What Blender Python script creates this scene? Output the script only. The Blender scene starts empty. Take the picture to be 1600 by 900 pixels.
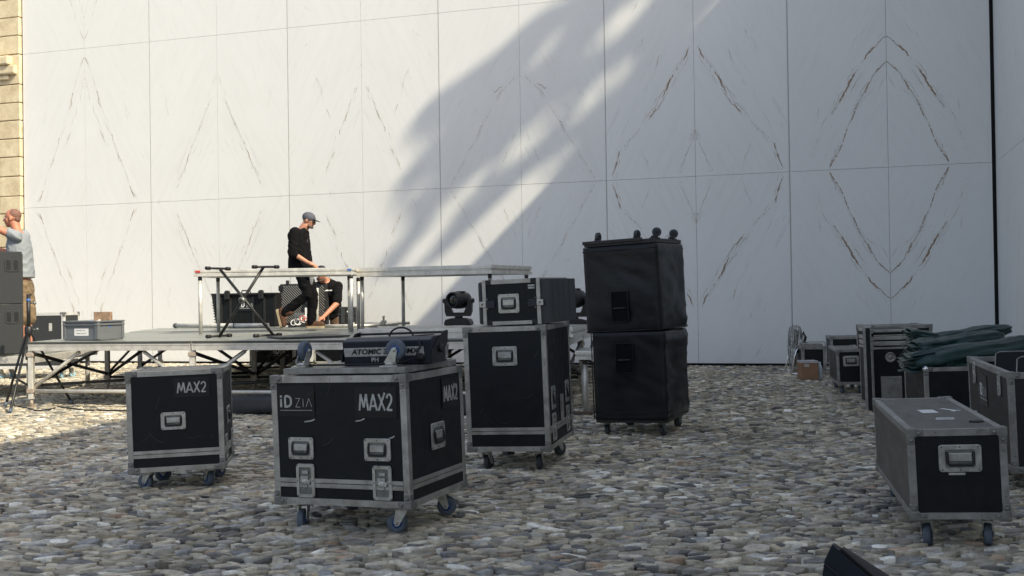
import bpy, bmesh, math, random
import numpy as np
from mathutils import Vector, Matrix, noise
random.seed(7)
rng = random.Random(11)
SC = bpy.context.scene
COL = SC.collection
PI = math.pi
R = math.radians

# ------------------------------------------------------------------ camera
F = 1650.0; PITCH = .0097; ROLL = -.015; CH = 1.12
cp, sp = math.cos(PITCH), math.sin(PITCH)
_r = Vector((1, 0, 0)); FW = Vector((0, cp, sp)); _u = Vector((0, -sp, cp))
CX = _r * math.cos(ROLL) + _u * math.sin(ROLL)
CY = -_r * math.sin(ROLL) + _u * math.cos(ROLL)
CAMP = Vector((0, 0, CH))
cam = bpy.data.cameras.new('camera')
cam.sensor_fit = 'HORIZONTAL'; cam.sensor_width = 36.0; cam.lens = F / 1600 * 36
cam.clip_start = .05; cam.clip_end = 1000
co = bpy.data.objects.new('camera', cam); COL.objects.link(co)
m = Matrix((CX, CY, -FW)).transposed().to_4x4(); m.translation = CAMP
co.matrix_world = m
SC.camera = co

# wall frame: corner point, direction along the wall (to the right), outward normal
WC = Vector((7.147, 15.629, 0)); WT = Vector((.9564, -.2920, 0)); WN = Vector((-.2920, -.9564, 0)); UZ = Vector((0, 0, 1))
SUN = (WT * 1.0 + WN * .45 + UZ * .96).normalized()

# ------------------------------------------------------------------ world, sun, exposure
w = bpy.data.worlds.new('World'); SC.world = w; w.use_nodes = True
nt = w.node_tree; bg = nt.nodes['Background']
sky = nt.nodes.new('ShaderNodeTexSky'); sky.sky_type = 'NISHITA'; sky.sun_disc = False
sky.sun_elevation = math.asin(SUN.z); sky.sun_rotation = math.atan2(SUN.x, SUN.y)
sky.air_density = 1.0; sky.dust_density = 2.5; sky.ozone_density = 1.0
hs = nt.nodes.new('ShaderNodeHueSaturation'); hs.inputs['Saturation'].default_value = .70   # thin high haze takes some of the blue out
nt.links.new(sky.outputs[0], hs.inputs['Color']); nt.links.new(hs.outputs[0], bg.inputs[0]); bg.inputs[1].default_value = .15
sl = bpy.data.lights.new('sun', 'SUN'); sl.energy = 3.9; sl.angle = R(.55); sl.color = (1, .90, .68)
so = bpy.data.objects.new('sun', sl); COL.objects.link(so)
so.rotation_euler = SUN.to_track_quat('Z', 'Y').to_euler(); so.location = (10, -8, 20)
SC.view_settings.view_transform = 'Standard'; SC.view_settings.look = 'None'
SC.view_settings.exposure = .57; SC.view_settings.gamma = 1

# ------------------------------------------------------------------ placing helpers
def ray(u, v): return CX * ((u - 800) / F) + CY * ((450 - v) / F) + FW
def at(u, v, z=0.):
    d = ray(u, v); return CAMP + d * ((z - CH) / d.z)
def aty(u, v, y):
    d = ray(u, v); return CAMP + d * (y / d.y)
def wallpt(t, z, n=0.): return WC + WT * t + UZ * z + WN * n

# ------------------------------------------------------------------ materials
def mat(name, col, rough=.6, metal=0., var=0., scale=8., bump=0., bscale=60., stretch=None, spec=.5, rvar=0., col2=None, thr=None):
    m = bpy.data.materials.new(name); m.use_nodes = True
    N = m.node_tree.nodes; L = m.node_tree.links; b = N['Principled BSDF']
    c = (*col, 1)
    b.inputs['Base Color'].default_value = c; b.inputs['Roughness'].default_value = rough
    b.inputs['Metallic'].default_value = metal; b.inputs['Specular IOR Level'].default_value = spec
    if var or bump or rvar or col2:
        tc = N.new('ShaderNodeTexCoord'); mp = N.new('ShaderNodeMapping')
        if stretch: mp.inputs['Scale'].default_value = stretch
        L.new(tc.outputs['Object'], mp.inputs['Vector'])
    if var or rvar or col2:
        nz = N.new('ShaderNodeTexNoise'); nz.inputs['Scale'].default_value = scale; nz.inputs['Detail'].default_value = 7
        nz.inputs['Roughness'].default_value = .65
        L.new(mp.outputs[0], nz.inputs['Vector'])
        rp = N.new('ShaderNodeValToRGB'); e = rp.color_ramp.elements
        lo, hi = thr or (.3, .7)
        e[0].position = lo; e[1].position = hi
        a = tuple(x * (1 - var) for x in col); z = tuple(min(1, x * (1 + var)) for x in col)
        e[0].color = (*a, 1); e[1].color = (*(col2 or z), 1)
        L.new(nz.outputs[0], rp.inputs[0]); L.new(rp.outputs[0], b.inputs['Base Color'])
        if rvar:
            mr = N.new('ShaderNodeMapRange'); mr.inputs[1].default_value = .3; mr.inputs[2].default_value = .7
            mr.inputs[3].default_value = max(.02, rough - rvar); mr.inputs[4].default_value = min(1, rough + rvar)
            L.new(nz.outputs[0], mr.inputs[0]); L.new(mr.outputs[0], b.inputs['Roughness'])
    if bump:
        n2 = N.new('ShaderNodeTexNoise'); n2.inputs['Scale'].default_value = bscale; n2.inputs['Detail'].default_value = 5
        L.new(mp.outputs[0], n2.inputs['Vector'])
        bp = N.new('ShaderNodeBump'); bp.inputs['Strength'].default_value = bump; bp.inputs['Distance'].default_value = .01
        L.new(n2.outputs[0], bp.inputs['Height']); L.new(bp.outputs[0], b.inputs['Normal'])
    return m
M = {}
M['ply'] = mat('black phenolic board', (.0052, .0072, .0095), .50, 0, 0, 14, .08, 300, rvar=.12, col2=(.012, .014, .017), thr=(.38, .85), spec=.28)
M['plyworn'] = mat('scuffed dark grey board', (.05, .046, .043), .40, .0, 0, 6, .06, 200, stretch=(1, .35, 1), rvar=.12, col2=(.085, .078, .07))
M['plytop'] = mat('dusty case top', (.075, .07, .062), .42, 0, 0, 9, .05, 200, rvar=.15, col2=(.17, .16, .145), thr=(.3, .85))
M['plymid'] = mat('dull black side board', (.013, .0145, .015), .5, .0, 0, 6, .06, 200, stretch=(1, .35, 1), rvar=.1, col2=(.024, .025, .025), spec=.3)
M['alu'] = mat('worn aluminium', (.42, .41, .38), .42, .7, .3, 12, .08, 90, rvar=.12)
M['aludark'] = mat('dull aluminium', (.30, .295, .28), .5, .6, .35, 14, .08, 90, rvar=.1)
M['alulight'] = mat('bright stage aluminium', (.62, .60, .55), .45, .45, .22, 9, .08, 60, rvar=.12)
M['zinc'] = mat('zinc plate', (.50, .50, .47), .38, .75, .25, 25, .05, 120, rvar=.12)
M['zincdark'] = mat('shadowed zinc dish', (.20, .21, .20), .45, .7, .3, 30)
M['bracket'] = mat('grey steel corner', (.24, .24, .225), .42, .7, .25, 30, rvar=.1)
M['chrome'] = mat('chrome', (.8, .8, .8), .12, 1)
M['rubber'] = mat('black rubber', (.012, .012, .013), .6)
M['tyre'] = mat('grey blue rubber tyre', (.09, .115, .15), .55, 0, .25, 30)
M['hub'] = mat('blue plastic wheel hub', (.015, .06, .20), .4)
M['tyredark'] = mat('dark rubber tyre', (.04, .047, .055), .6, 0, .2, 30)
M['bolt'] = mat('rivet steel', (.12, .12, .115), .5, .6)
M['scuff'] = mat('pale scuff', (.045, .045, .045), .6)
M['white'] = mat('white print', (.62, .62, .60), .6, 0, .15, 40)
M['greyprint'] = mat('worn white print', (.42, .42, .40), .6, 0, .35, 50)
M['faint'] = mat('faint stencil', (.010, .0115, .014), .34, spec=.35)
M['paper'] = mat('white paper label', (.75, .75, .73), .7, 0, .06, 30)
M['blackpaint'] = mat('black powder coat', (.012, .012, .013), .45, 0, .3, 30)
M['navy'] = mat('black blue plastic housing', (.010, .016, .026), .42, 0, .3, 12, .1, 200)
M['greyplastic'] = mat('moulded dark grey plastic', (.032, .036, .040), .5, 0, .12, 14, .12, 350)
M['cover'] = mat('black coated fabric', (.0030, .0045, .0075), .42, 0, 0, 5, .15, 30, rvar=.1, col2=(.009, .010, .011), spec=.36)
M['spk'] = mat('dark grey textured paint', (.024, .027, .030), .7, 0, .12, 40, .3, 400)
M['hole'] = mat('matt black recess', (.0035, .004, .006), .8, spec=.15)
M['spk2'] = mat('black moulded plastic', (.008, .009, .010), .6, 0, .25, 8, .2, 60, spec=.2)
M['spkhole'] = mat('deep black plastic', (.006, .006, .007), .5)
M['tarp'] = mat('dark green tarpaulin', (.010, .038, .036), .42, 0, .25, 5, .35, 18, rvar=.1)
M['tarpedge'] = mat('tarpaulin hem', (.05, .10, .095), .5)
M['card'] = mat('brown cardboard', (.24, .135, .075), .8, 0, .12, 8)
M['tape'] = mat('printed tape', (.42, .40, .41), .4, 0, .2, 60)
M['crate'] = mat('grey plastic crate', (.13, .14, .152), .5, 0, .1, 12)
M['wood'] = mat('rough chipboard', (.30, .20, .13), .8, 0, .35, 25, .3, 60)
M['board'] = mat('brown plank', (.10, .065, .045), .8, 0, .3, 20, .2, 60)
M['deck'] = mat('grey green deck plywood', (.20, .215, .195), .36, 0, .3, 3.5, .1, 80, rvar=.12, spec=.7)
M['deckedge'] = mat('dark deck edge', (.05, .055, .05), .5, 0, .3, 20)
M['rust'] = mat('rusty clamp', (.40, .33, .27), .6, .3, .35, 40, .2, 80)
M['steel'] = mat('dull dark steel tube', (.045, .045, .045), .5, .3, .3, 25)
M['skin'] = mat('skin', (.50, .24, .15), .5, 0, .12, 14, .1, 120)
M['skin'].node_tree.nodes['Principled BSDF'].inputs['Subsurface Weight'].default_value = .06
M['skin2'] = mat('sunburnt skin', (.48, .20, .12), .5, 0, .14, 16, .1, 120)
M['hair'] = mat('short cropped hair', (.10, .06, .045), .8, 0, .4, 90, .4, 200)
M['cropped'] = mat('cropped reddish hair', (.20, .10, .075), .8, 0, .3, 90, .4, 200)
M['beard'] = mat('grey stubble', (.10, .075, .065), .85, 0, .4, 120, .4, 250)
M['hoodie'] = mat('black cotton', (.0065, .0065, .0075), .9, 0, .3, 14, .6, 22, spec=.12)
M['jeans'] = mat('black denim', (.005, .005, .0065), .9, 0, .3, 14, .6, 20, spec=.12)
M['capgrey'] = mat('grey felt cap', (.085, .088, .11), .8, 0, .2, 40, .2, 200)
M['capblack'] = mat('black cap', (.010, .010, .011), .7)
M['boot'] = mat('brown suede', (.080, .036, .018), .85, 0, .3, 30, .3, 150)
M['sole'] = mat('tan rubber sole', (.33, .27, .18), .7, 0, .15, 20)
M['shirt'] = mat('light grey cotton', (.25, .275, .30), .85, 0, .06, 10, .5, 15)
M['shorts'] = mat('khaki cotton', (.20, .14, .08), .85, 0, .4, 14, .4, 20)
M['trouser'] = mat('brown work trousers', (.10, .06, .035), .85, 0, .3, 12, .3, 20)
M['rag'] = mat('grey rag', (.20, .20, .22), .9, 0, .1, 12, .4, 30)
M['lens'] = mat('dark glass lens', (.008, .010, .014), .08, 0, spec=.8)
M['red'] = mat('red sticker', (.45, .05, .04), .5)
M['blue'] = mat('blue tape', (.05, .14, .40), .5)
M['lightblue'] = mat('pale blue rubber', (.30, .48, .58), .5)
M['bluedeck'] = mat('pale painted trim', (.60, .60, .58), .5, .2, .15, 10)
M['clear'] = mat('translucent bottle plastic', (.42, .48, .52), .35)
M['foamdark'] = mat('dark foam', (.022, .022, .023), .95)
M['foamlight'] = mat('grey foam ridge', (.16, .16, .155), .95)
M['void'] = mat('dark joint', (.012, .012, .013), .9)
M['joint'] = mat('grey joint profile', (.48, .48, .46), .5, .2)
M['bark'] = mat('bark', (.09, .07, .05), .9, 0, .3, 10, .5, 20)
M['leaf'] = mat('leaf green', (.05, .09, .03), .6, 0, .4, 3)

def marble():
    m = bpy.data.materials.new('bookmatched white marble'); m.use_nodes = True
    N = m.node_tree.nodes; L = m.node_tree.links; b = N['Principled BSDF']
    uv = N.new('ShaderNodeUVMap'); uv.uv_map = 'book'
    def nz(rot, scl, sc, det, dist=0., ro=.6):
        m0 = N.new('ShaderNodeMapping'); m0.inputs['Rotation'].default_value = (0, 0, R(rot)); L.new(uv.outputs[0], m0.inputs[0])
        mp = N.new('ShaderNodeMapping'); mp.inputs['Scale'].default_value = (*scl, 1)
        L.new(m0.outputs[0], mp.inputs[0])
        t = N.new('ShaderNodeTexNoise'); t.inputs['Scale'].default_value = sc; t.inputs['Detail'].default_value = det
        t.inputs['Distortion'].default_value = dist; t.inputs['Roughness'].default_value = ro
        L.new(mp.outputs[0], t.inputs['Vector']); return t.outputs[0]
    def ramp(src, p, c):
        r = N.new('ShaderNodeValToRGB'); e = r.color_ramp.elements
        while len(e) < len(p): e.new(.5)
        for i, (a, k) in enumerate(zip(p, c)): e[i].position = a; e[i].color = (k, k, k, 1)
        L.new(src, r.inputs[0]); return r.outputs[0]
    def math_(op, a, b_):
        x = N.new('ShaderNodeMath'); x.operation = op
        for i, s in enumerate((a, b_)):
            if isinstance(s, (int, float)): x.inputs[i].default_value = s
            else: L.new(s, x.inputs[i])
        return x.outputs[0]
    # fine diagonal streaks, leaning with the veins
    s1 = ramp(nz(-27, (7, .8), 1.6, 9, .5), (.46, .72), (0, 1))
    s2 = ramp(nz(-24, (16, 1.3), 1.3, 8, .8), (.60, .66, .72), (0, 1, 0))
    s3 = ramp(nz(-30, (9, 1.0), 1.1, 8, 1.4), (.63, .655, .68), (0, 1, 0))
    gate = ramp(nz(0, (1, 1), 1.4, 3), (.48, .66), (0, 1))
    big = nz(-20, (1.2, .6), .8, 4)
    f = math_('MULTIPLY', s1, .06)
    f = math_('ADD', f, math_('MULTIPLY', math_('MULTIPLY', s2, gate), .24))
    f = math_('ADD', f, math_('MULTIPLY', math_('MULTIPLY', s3, gate), .42))
    f = math_('ADD', f, math_('MULTIPLY', ramp(big, (.35, .7), (0, 1)), .06))
    mx = N.new('ShaderNodeMix'); mx.data_type = 'RGBA'
    mx.inputs[6].default_value = (.73, .735, .725, 1); mx.inputs[7].default_value = (.30, .27, .24, 1)
    L.new(f, mx.inputs[0]); L.new(mx.outputs[2], b.inputs['Base Color'])
    b.inputs['Roughness'].default_value = .5; b.inputs['Specular IOR Level'].default_value = .35
    bp = N.new('ShaderNodeBump'); bp.inputs['Strength'].default_value = .25; bp.inputs['Distance'].default_value = .004
    L.new(nz(-25, (10, 3), 3, 6), bp.inputs['Height']); L.new(bp.outputs[0], b.inputs['Normal'])
    return m
M['marble'] = marble()
def veinmat(name, col):
    m = mat(name, col, .55, 0, .35, 30)
    return m
M['vein'] = veinmat('brown vein', (.29, .20, .125))
M['veinf'] = veinmat('pale brown grey vein', (.48, .43, .37))

def limestone():
    m = mat('yellow limestone', (.62, .50, .31), .85, 0, .22, 3.5, .6, 24, col2=(.76, .66, .46))
    return m
M['lime'] = limestone()

def stonemat():
    m = bpy.data.materials.new('cobble stone'); m.use_nodes = True
    N = m.node_tree.nodes; L = m.node_tree.links; b = N['Principled BSDF']
    a = N.new('ShaderNodeVertexColor'); a.layer_name = 'stone'
    tc = N.new('ShaderNodeTexCoord')
    t = N.new('ShaderNodeTexNoise'); t.inputs['Scale'].default_value = 28; t.inputs['Detail'].default_value = 8; t.inputs['Roughness'].default_value = .7
    L.new(tc.outputs['Object'], t.inputs['Vector'])
    r = N.new('ShaderNodeMapRange'); r.inputs[1].default_value = .3; r.inputs[2].default_value = .7; r.inputs[3].default_value = .62; r.inputs[4].default_value = 1.3
    L.new(t.outputs[0], r.inputs[0])
    t3 = N.new('ShaderNodeTexNoise'); t3.inputs['Scale'].default_value = .9; t3.inputs['Detail'].default_value = 4
    L.new(tc.outputs['Object'], t3.inputs['Vector'])
    r3 = N.new('ShaderNodeMapRange'); r3.inputs[1].default_value = .3; r3.inputs[2].default_value = .7; r3.inputs[3].default_value = .78; r3.inputs[4].default_value = 1.2
    L.new(t3.outputs[0], r3.inputs[0])
    mm = N.new('ShaderNodeMath'); mm.operation = 'MULTIPLY'; L.new(r.outputs[0], mm.inputs[0]); L.new(r3.outputs[0], mm.inputs[1])
    mx = N.new('ShaderNodeVectorMath'); mx.operation = 'SCALE'
    L.new(a.outputs[0], mx.inputs[0]); L.new(mm.outputs[0], mx.inputs['Scale']); L.new(mx.outputs[0], b.inputs['Base Color'])
    b.inputs['Roughness'].default_value = .72; b.inputs['Specular IOR Level'].default_value = .35
    t2 = N.new('ShaderNodeTexNoise'); t2.inputs['Scale'].default_value = 45; t2.inputs['Detail'].default_value = 6
    L.new(tc.outputs['Object'], t2.inputs['Vector'])
    bp = N.new('ShaderNodeBump'); bp.inputs['Strength'].default_value = .6; bp.inputs['Distance'].default_value = .008
    L.new(t2.outputs[0], bp.inputs['Height']); L.new(bp.outputs[0], b.inputs['Normal'])
    return m
M['cobble'] = stonemat()
M['soil'] = mat('earth between cobbles', (.035, .029, .022), .95, 0, .4, 20, .5, 60)
def farground():
    m = bpy.data.materials.new('far cobbles'); m.use_nodes = True
    N = m.node_tree.nodes; L = m.node_tree.links; b = N['Principled BSDF']
    tc = N.new('ShaderNodeTexCoord'); v = N.new('ShaderNodeTexVoronoi'); v.inputs['Scale'].default_value = 8
    L.new(tc.outputs['Object'], v.inputs['Vector'])
    r = N.new('ShaderNodeValToRGB'); r.color_ramp.elements[0].color = (.12, .11, .095, 1); r.color_ramp.elements[1].color = (.30, .275, .235, 1)
    s = N.new('ShaderNodeSeparateColor'); L.new(v.outputs['Color'], s.inputs[0]); L.new(s.outputs[0], r.inputs[0])
    L.new(r.outputs[0], b.inputs['Base Color']); b.inputs['Roughness'].default_value = .85
    return m
M['far'] = farground()

# ------------------------------------------------------------------ mesh helpers
class MB:
    """collects shapes into one mesh; slot = material index"""
    def __init__(s): s.v = []; s.f = []; s.m = []; s.sm = []
    def add(s, vs, fs, mi=0, smooth=False):
        o = len(s.v); s.v += [tuple(x) for x in vs]
        for f in fs: s.f.append([i + o for i in f]); s.m.append(mi); s.sm.append(smooth)
        return s
    def box(s, x0, x1, y0, y1, z0, z1, mi=0, T=None):
        vs = [Vector((x, y, z)) for z in (z0, z1) for y in (y0, y1) for x in (x0, x1)]
        if T: vs = [T @ q for q in vs]
        return s.add(vs, [(0, 2, 3, 1), (4, 5, 7, 6), (0, 1, 5, 4), (2, 6, 7, 3), (0, 4, 6, 2), (1, 3, 7, 5)], mi)
    def tube(s, pts, r, n=10, mi=0, cap=True, closed=False, flat=None):
        pts = [Vector(p) for p in pts]; rs = r if isinstance(r, (list, tuple)) else [r] * len(pts)
        vs = []; fs = []
        k = len(pts); up = None
        for i, p in enumerate(pts):
            if closed: d = pts[(i + 1) % k] - pts[i - 1]
            else: d = pts[min(i + 1, k - 1)] - pts[max(i - 1, 0)]
            d.normalize()
            if up is None:
                up = Vector((0, 0, 1)) if abs(d.z) < .9 else Vector((1, 0, 0))
            a = d.cross(up)
            if a.length < 1e-4: a = d.cross(Vector((0, 1, 0)))
            a.normalize(); up2 = a.cross(d).normalized(); up = up2
            for j in range(n):
                t = 2 * PI * (j + .5) / n
                q = a * math.cos(t) * rs[i] + up2 * math.sin(t) * rs[i] * (flat or 1)
                vs.append(p + q)
        for i in range(k if closed else k - 1):
            for j in range(n):
                a0 = i * n + j; a1 = i * n + (j + 1) % n; b0 = ((i + 1) % k) * n + j; b1 = ((i + 1) % k) * n + (j + 1) % n
                fs.append((a0, a1, b1, b0))
        s.add(vs, fs, mi, True)
        if cap and not closed:
            o = len(s.v) - len(vs)
            s.f.append([o + j for j in range(n)][::-1]); s.m.append(mi); s.sm.append(False)
            s.f.append([o + (k - 1) * n + j for j in range(n)]); s.m.append(mi); s.sm.append(False)
        return s
    def lathe(s, prof, n=20, T=None, mi=0):
        """profile of (radius, height) round local z"""
        vs = []; fs = []
        for (r, z) in prof:
            for j in range(n):
                t = 2 * PI * j / n; q = Vector((r * math.cos(t), r * math.sin(t), z)); vs.append(T @ q if T else q)
        for i in range(len(prof) - 1):
            for j in range(n): fs.append((i * n + j, i * n + (j + 1) % n, (i + 1) * n + (j + 1) % n, (i + 1) * n + j))
        fs.append(tuple(range(n))[::-1]); fs.append(tuple((len(prof) - 1) * n + j for j in range(n)))
        return s.add(vs, fs, mi, True)
    def ball(s, c, r, n=10, mi=0, T=None):
        rx, ry, rz = r if isinstance(r, (tuple, list)) else (r, r, r)
        c = Vector(c); vs = []; fs = []
        for i in range(n + 1):
            ph = PI * i / n
            for j in range(2 * n):
                t = PI * j / n
                q = Vector((rx * math.sin(ph) * math.cos(t), ry * math.sin(ph) * math.sin(t), rz * math.cos(ph)))
                if T: q = T @ q
                vs.append(c + q)
        k = 2 * n
        for i in range(n):
            for j in range(k): fs.append((i * k + j, (i + 1) * k + j, (i + 1) * k + (j + 1) % k, i * k + (j + 1) % k))
        return s.add(vs, fs, mi, True)
    def rrect(s, w, h, r, z0, z1, T, mi=0, hole=None, n=5):
        """rounded rectangle plate in local xy, thickness z0..z1; hole=(w,h,r,cy) makes it a frame"""
        def ring(w_, h_, r_, z, cy=0):
            o = []
            for (sx, sy, a0) in ((1, 1, 0), (-1, 1, 90), (-1, -1, 180), (1, -1, 270)):
                for k in range(n):
                    a = R(a0 + 90 * k / (n - 1)); o.append(Vector((sx * (w_ / 2 - r_) + r_ * math.cos(a), cy + sy * (h_ / 2 - r_) + r_ * math.sin(a), z)))
            return o
        A = ring(w, h, r, z0); b = min(.0022, (z1 - z0) * .45)
        B = ring(w, h, r, z1 - b); C = ring(w - 2 * b, h - 2 * b, max(r - b, .001), z1)
        k = len(A)
        if hole:
            D = ring(*hole[:3], z1, hole[3]); E = ring(*hole[:3], z0, hole[3]); rings = [A, B, C, D, E]
        else: rings = [A, B, C]
        vs = [T @ q for g in rings for q in g]; fs = []
        for i in range(len(rings) - 1):
            for j in range(k): fs.append((i * k + j, i * k + (j + 1) % k, (i + 1) * k + (j + 1) % k, (i + 1) * k + j))
        if not hole: fs.append(tuple(2 * k + j for j in range(k)))
        return s.add(vs, fs, mi)
    def ribbon(s, pts, w, T, mi=0, z=0.):
        """flat strokes in local xy"""
        for i in range(len(pts) - 1):
            a = Vector((*pts[i], 0)); b = Vector((*pts[i + 1], 0)); d = (b - a).normalized(); n_ = Vector((-d.y, d.x, 0)) * w / 2
            zz = Vector((0, 0, z + .0003 * (i % 3)))
            s.add([T @ (q + zz) for q in (a - n_, b - n_, b + n_, a + n_)], [(0, 1, 2, 3)], mi)
        return s
    def build(s, name, mats, parent=None, bevel=0., smooth=None, seg=1):
        me = bpy.data.meshes.new(name); me.from_pydata(s.v, [], s.f)
        if not isinstance(mats, (list, tuple)): mats = [mats]
        for x in mats: me.materials.append(x)
        me.polygons.foreach_set('material_index', s.m)
        me.polygons.foreach_set('use_smooth', [bool(x) if smooth is None else smooth for x in s.sm])
        me.update()
        o = bpy.data.objects.new(name, me); COL.objects.link(o)
        if parent: o.parent = parent
        if bevel:
            b = o.modifiers.new('bevel', 'BEVEL'); b.width = bevel; b.segments = seg; b.limit_method = 'ANGLE'; b.angle_limit = R(40)
        return o
def tag(o, label=None, cat=None, group=None, kind=None):
    if label: o['label'] = label
    if cat: o['category'] = cat
    if group: o['group'] = group
    if kind: o['kind'] = kind
    return o
def thing(name, label, cat, loc=(0, 0, 0), yaw=0., tilt=0., group=None, pitch=0.):
    o = bpy.data.objects.new(name, None); COL.objects.link(o); o.empty_display_size = .1
    mtx = Matrix.Translation(Vector(loc)) @ Matrix.Rotation(-tilt, 4, 'Y') @ Matrix.Rotation(pitch, 4, 'X') @ Matrix.Rotation(yaw, 4, 'Z')
    o.matrix_world = mtx
    return tag(o, label, cat, group)
def dup(o, parent=None):
    c = o.copy(); COL.objects.link(c); c.parent = parent
    if parent: c.matrix_parent_inverse = o.matrix_parent_inverse.copy()
    for ch in list(o.children): dup(ch, c)
    return c
def frame(origin, xd, yd):
    """local xy plane frame: z = xd x yd"""
    xd = Vector(xd).normalized(); yd = Vector(yd).normalized(); zd = xd.cross(yd)
    m_ = Matrix((xd, yd, zd)).transposed().to_4x4(); m_.translation = Vector(origin); return m_

# ------------------------------------------------------------------ ground
def build_ground():
    b = MB(); b.add([(-150, -60, -.045), (150, -60, -.045), (150, 120, -.045), (-150, 120, -.045)], [(0, 1, 2, 3)])
    tag(b.build('ground', M['far']), kind='structure')
    b = MB(); b.add([(-16, 2.6, -.022), (14, 2.6, -.022), (14, 22, -.022), (-16, 22, -.022)], [(0, 1, 2, 3)])
    tag(b.build('soil', M['soil']), kind='structure')
    rg = random.Random(3)
    pal = [((.56, .495, .375), 28), ((.47, .425, .335), 26), ((.66, .60, .47), 14), ((.36, .32, .26), 13), ((.50, .475, .42), 14),
           ((.25, .24, .22), 8), ((.54, .455, .33), 4), ((.46, .34, .245), 2), ((.80, .77, .68), 8), ((.34, .34, .335), 4), ((.17, .168, .155), 4)]
    cs = [c for c, k in pal for _ in range(k)]
    # thin split stones set close together like shingles, pointed at their ends, near edge a little proud
    gx, gy = .067, .034
    y0, y1 = 3.5, 20.2
    J = int((y1 - y0) / gy)
    V = []; Fq = []; Cc = []; nv = 0
    for j in range(J):
        yb = y0 + j * gy; half = .52 * yb + 2.0
        for i in range(int(-half / gx), int(half / gx) + 1):
            if rg.random() < .10: continue
            sx = (i + .5 * (j & 1) + rg.uniform(-.40, .40)) * gx; sy = yb + rg.uniform(-.45, .45) * gy
            rel = Vector((sx, sy, 0)) - WC
            if rel.dot(WN) < .06 or rel.dot(WT) > .02: continue
            near = sy < 8.0; far = sy > 11
            sc_ = rg.choice((.7, .85, .95, 1.0, 1.12, 1.3, 1.5)) * rg.uniform(.9, 1.1)
            a_ = .041 * sc_ * rg.uniform(.8, 1.3); b_ = .0255 * sc_ * rg.uniform(.75, 1.25)
            k = 12 if near else (9 if not far else 7)
            rot = rg.gauss(0, .22); cr_, sr_ = math.cos(rot), math.sin(rot); e1 = rg.uniform(.75, 1.25); e2 = rg.uniform(.8, 1.3)
            ol = []
            for q in range(k):
                t = 2 * PI * (q + rg.uniform(-.25, .25)) / k; ct, st_ = math.cos(t), math.sin(t)
                x = a_ * (abs(ct) ** .95) * (1 if ct > 0 else -1) * rg.uniform(.93, 1.07); y = b_ * (abs(st_) ** (e1 if st_ > 0 else e2)) * (1 if st_ > 0 else -1) * rg.uniform(.9, 1.08)
                ol.append((x * cr_ - y * sr_, x * sr_ + y * cr_))
            h = rg.gauss(0, .0052); tx = rg.gauss(0, .09); ty = rg.gauss(-.10, .13)
            rings = [(.97, None), (1.0, -.0035), (.95, .0), (.55, .0015)] if near else [(1.0, None), (.96, -.0008)]
            for (g, zz) in rings:
                for (dx, dy) in ol:
                    V.append((sx + dx * g, sy + dy * g, -.034 if zz is None else h + zz + tx * dx + ty * dy))
            V.append((sx, sy, h + .0018))
            for r_ in range(len(rings) - 1):
                for q in range(k): Fq.append((nv + r_ * k + q, nv + r_ * k + (q + 1) % k, nv + (r_ + 1) * k + (q + 1) % k, nv + (r_ + 1) * k + q))
            top = nv + (len(rings) - 1) * k
            for q in range(k): Fq.append((top + q, top + (q + 1) % k, nv + len(rings) * k))
            cnt = len(rings) * k + 1; col = rg.choice(cs); f = rg.uniform(.62, 1.25)
            Cc.append((cnt, tuple(x * f for x in col))); nv += cnt
    me = bpy.data.meshes.new('cobblestone_paving'); me.from_pydata(V, [], Fq)
    ca = me.color_attributes.new('stone', 'FLOAT_COLOR', 'POINT')
    arr = np.ones((nv, 4), dtype=np.float32); o = 0
    for cnt, c in Cc: arr[o:o + cnt, :3] = c; o += cnt
    ca.data.foreach_set('color', arr.ravel())
    me.polygons.foreach_set('use_smooth', [False] * len(Fq)); me.materials.append(M['cobble']); me.update()
    ob = bpy.data.objects.new('cobblestone_paving', me); COL.objects.link(ob); tag(ob, kind='structure')
build_ground()

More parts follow.
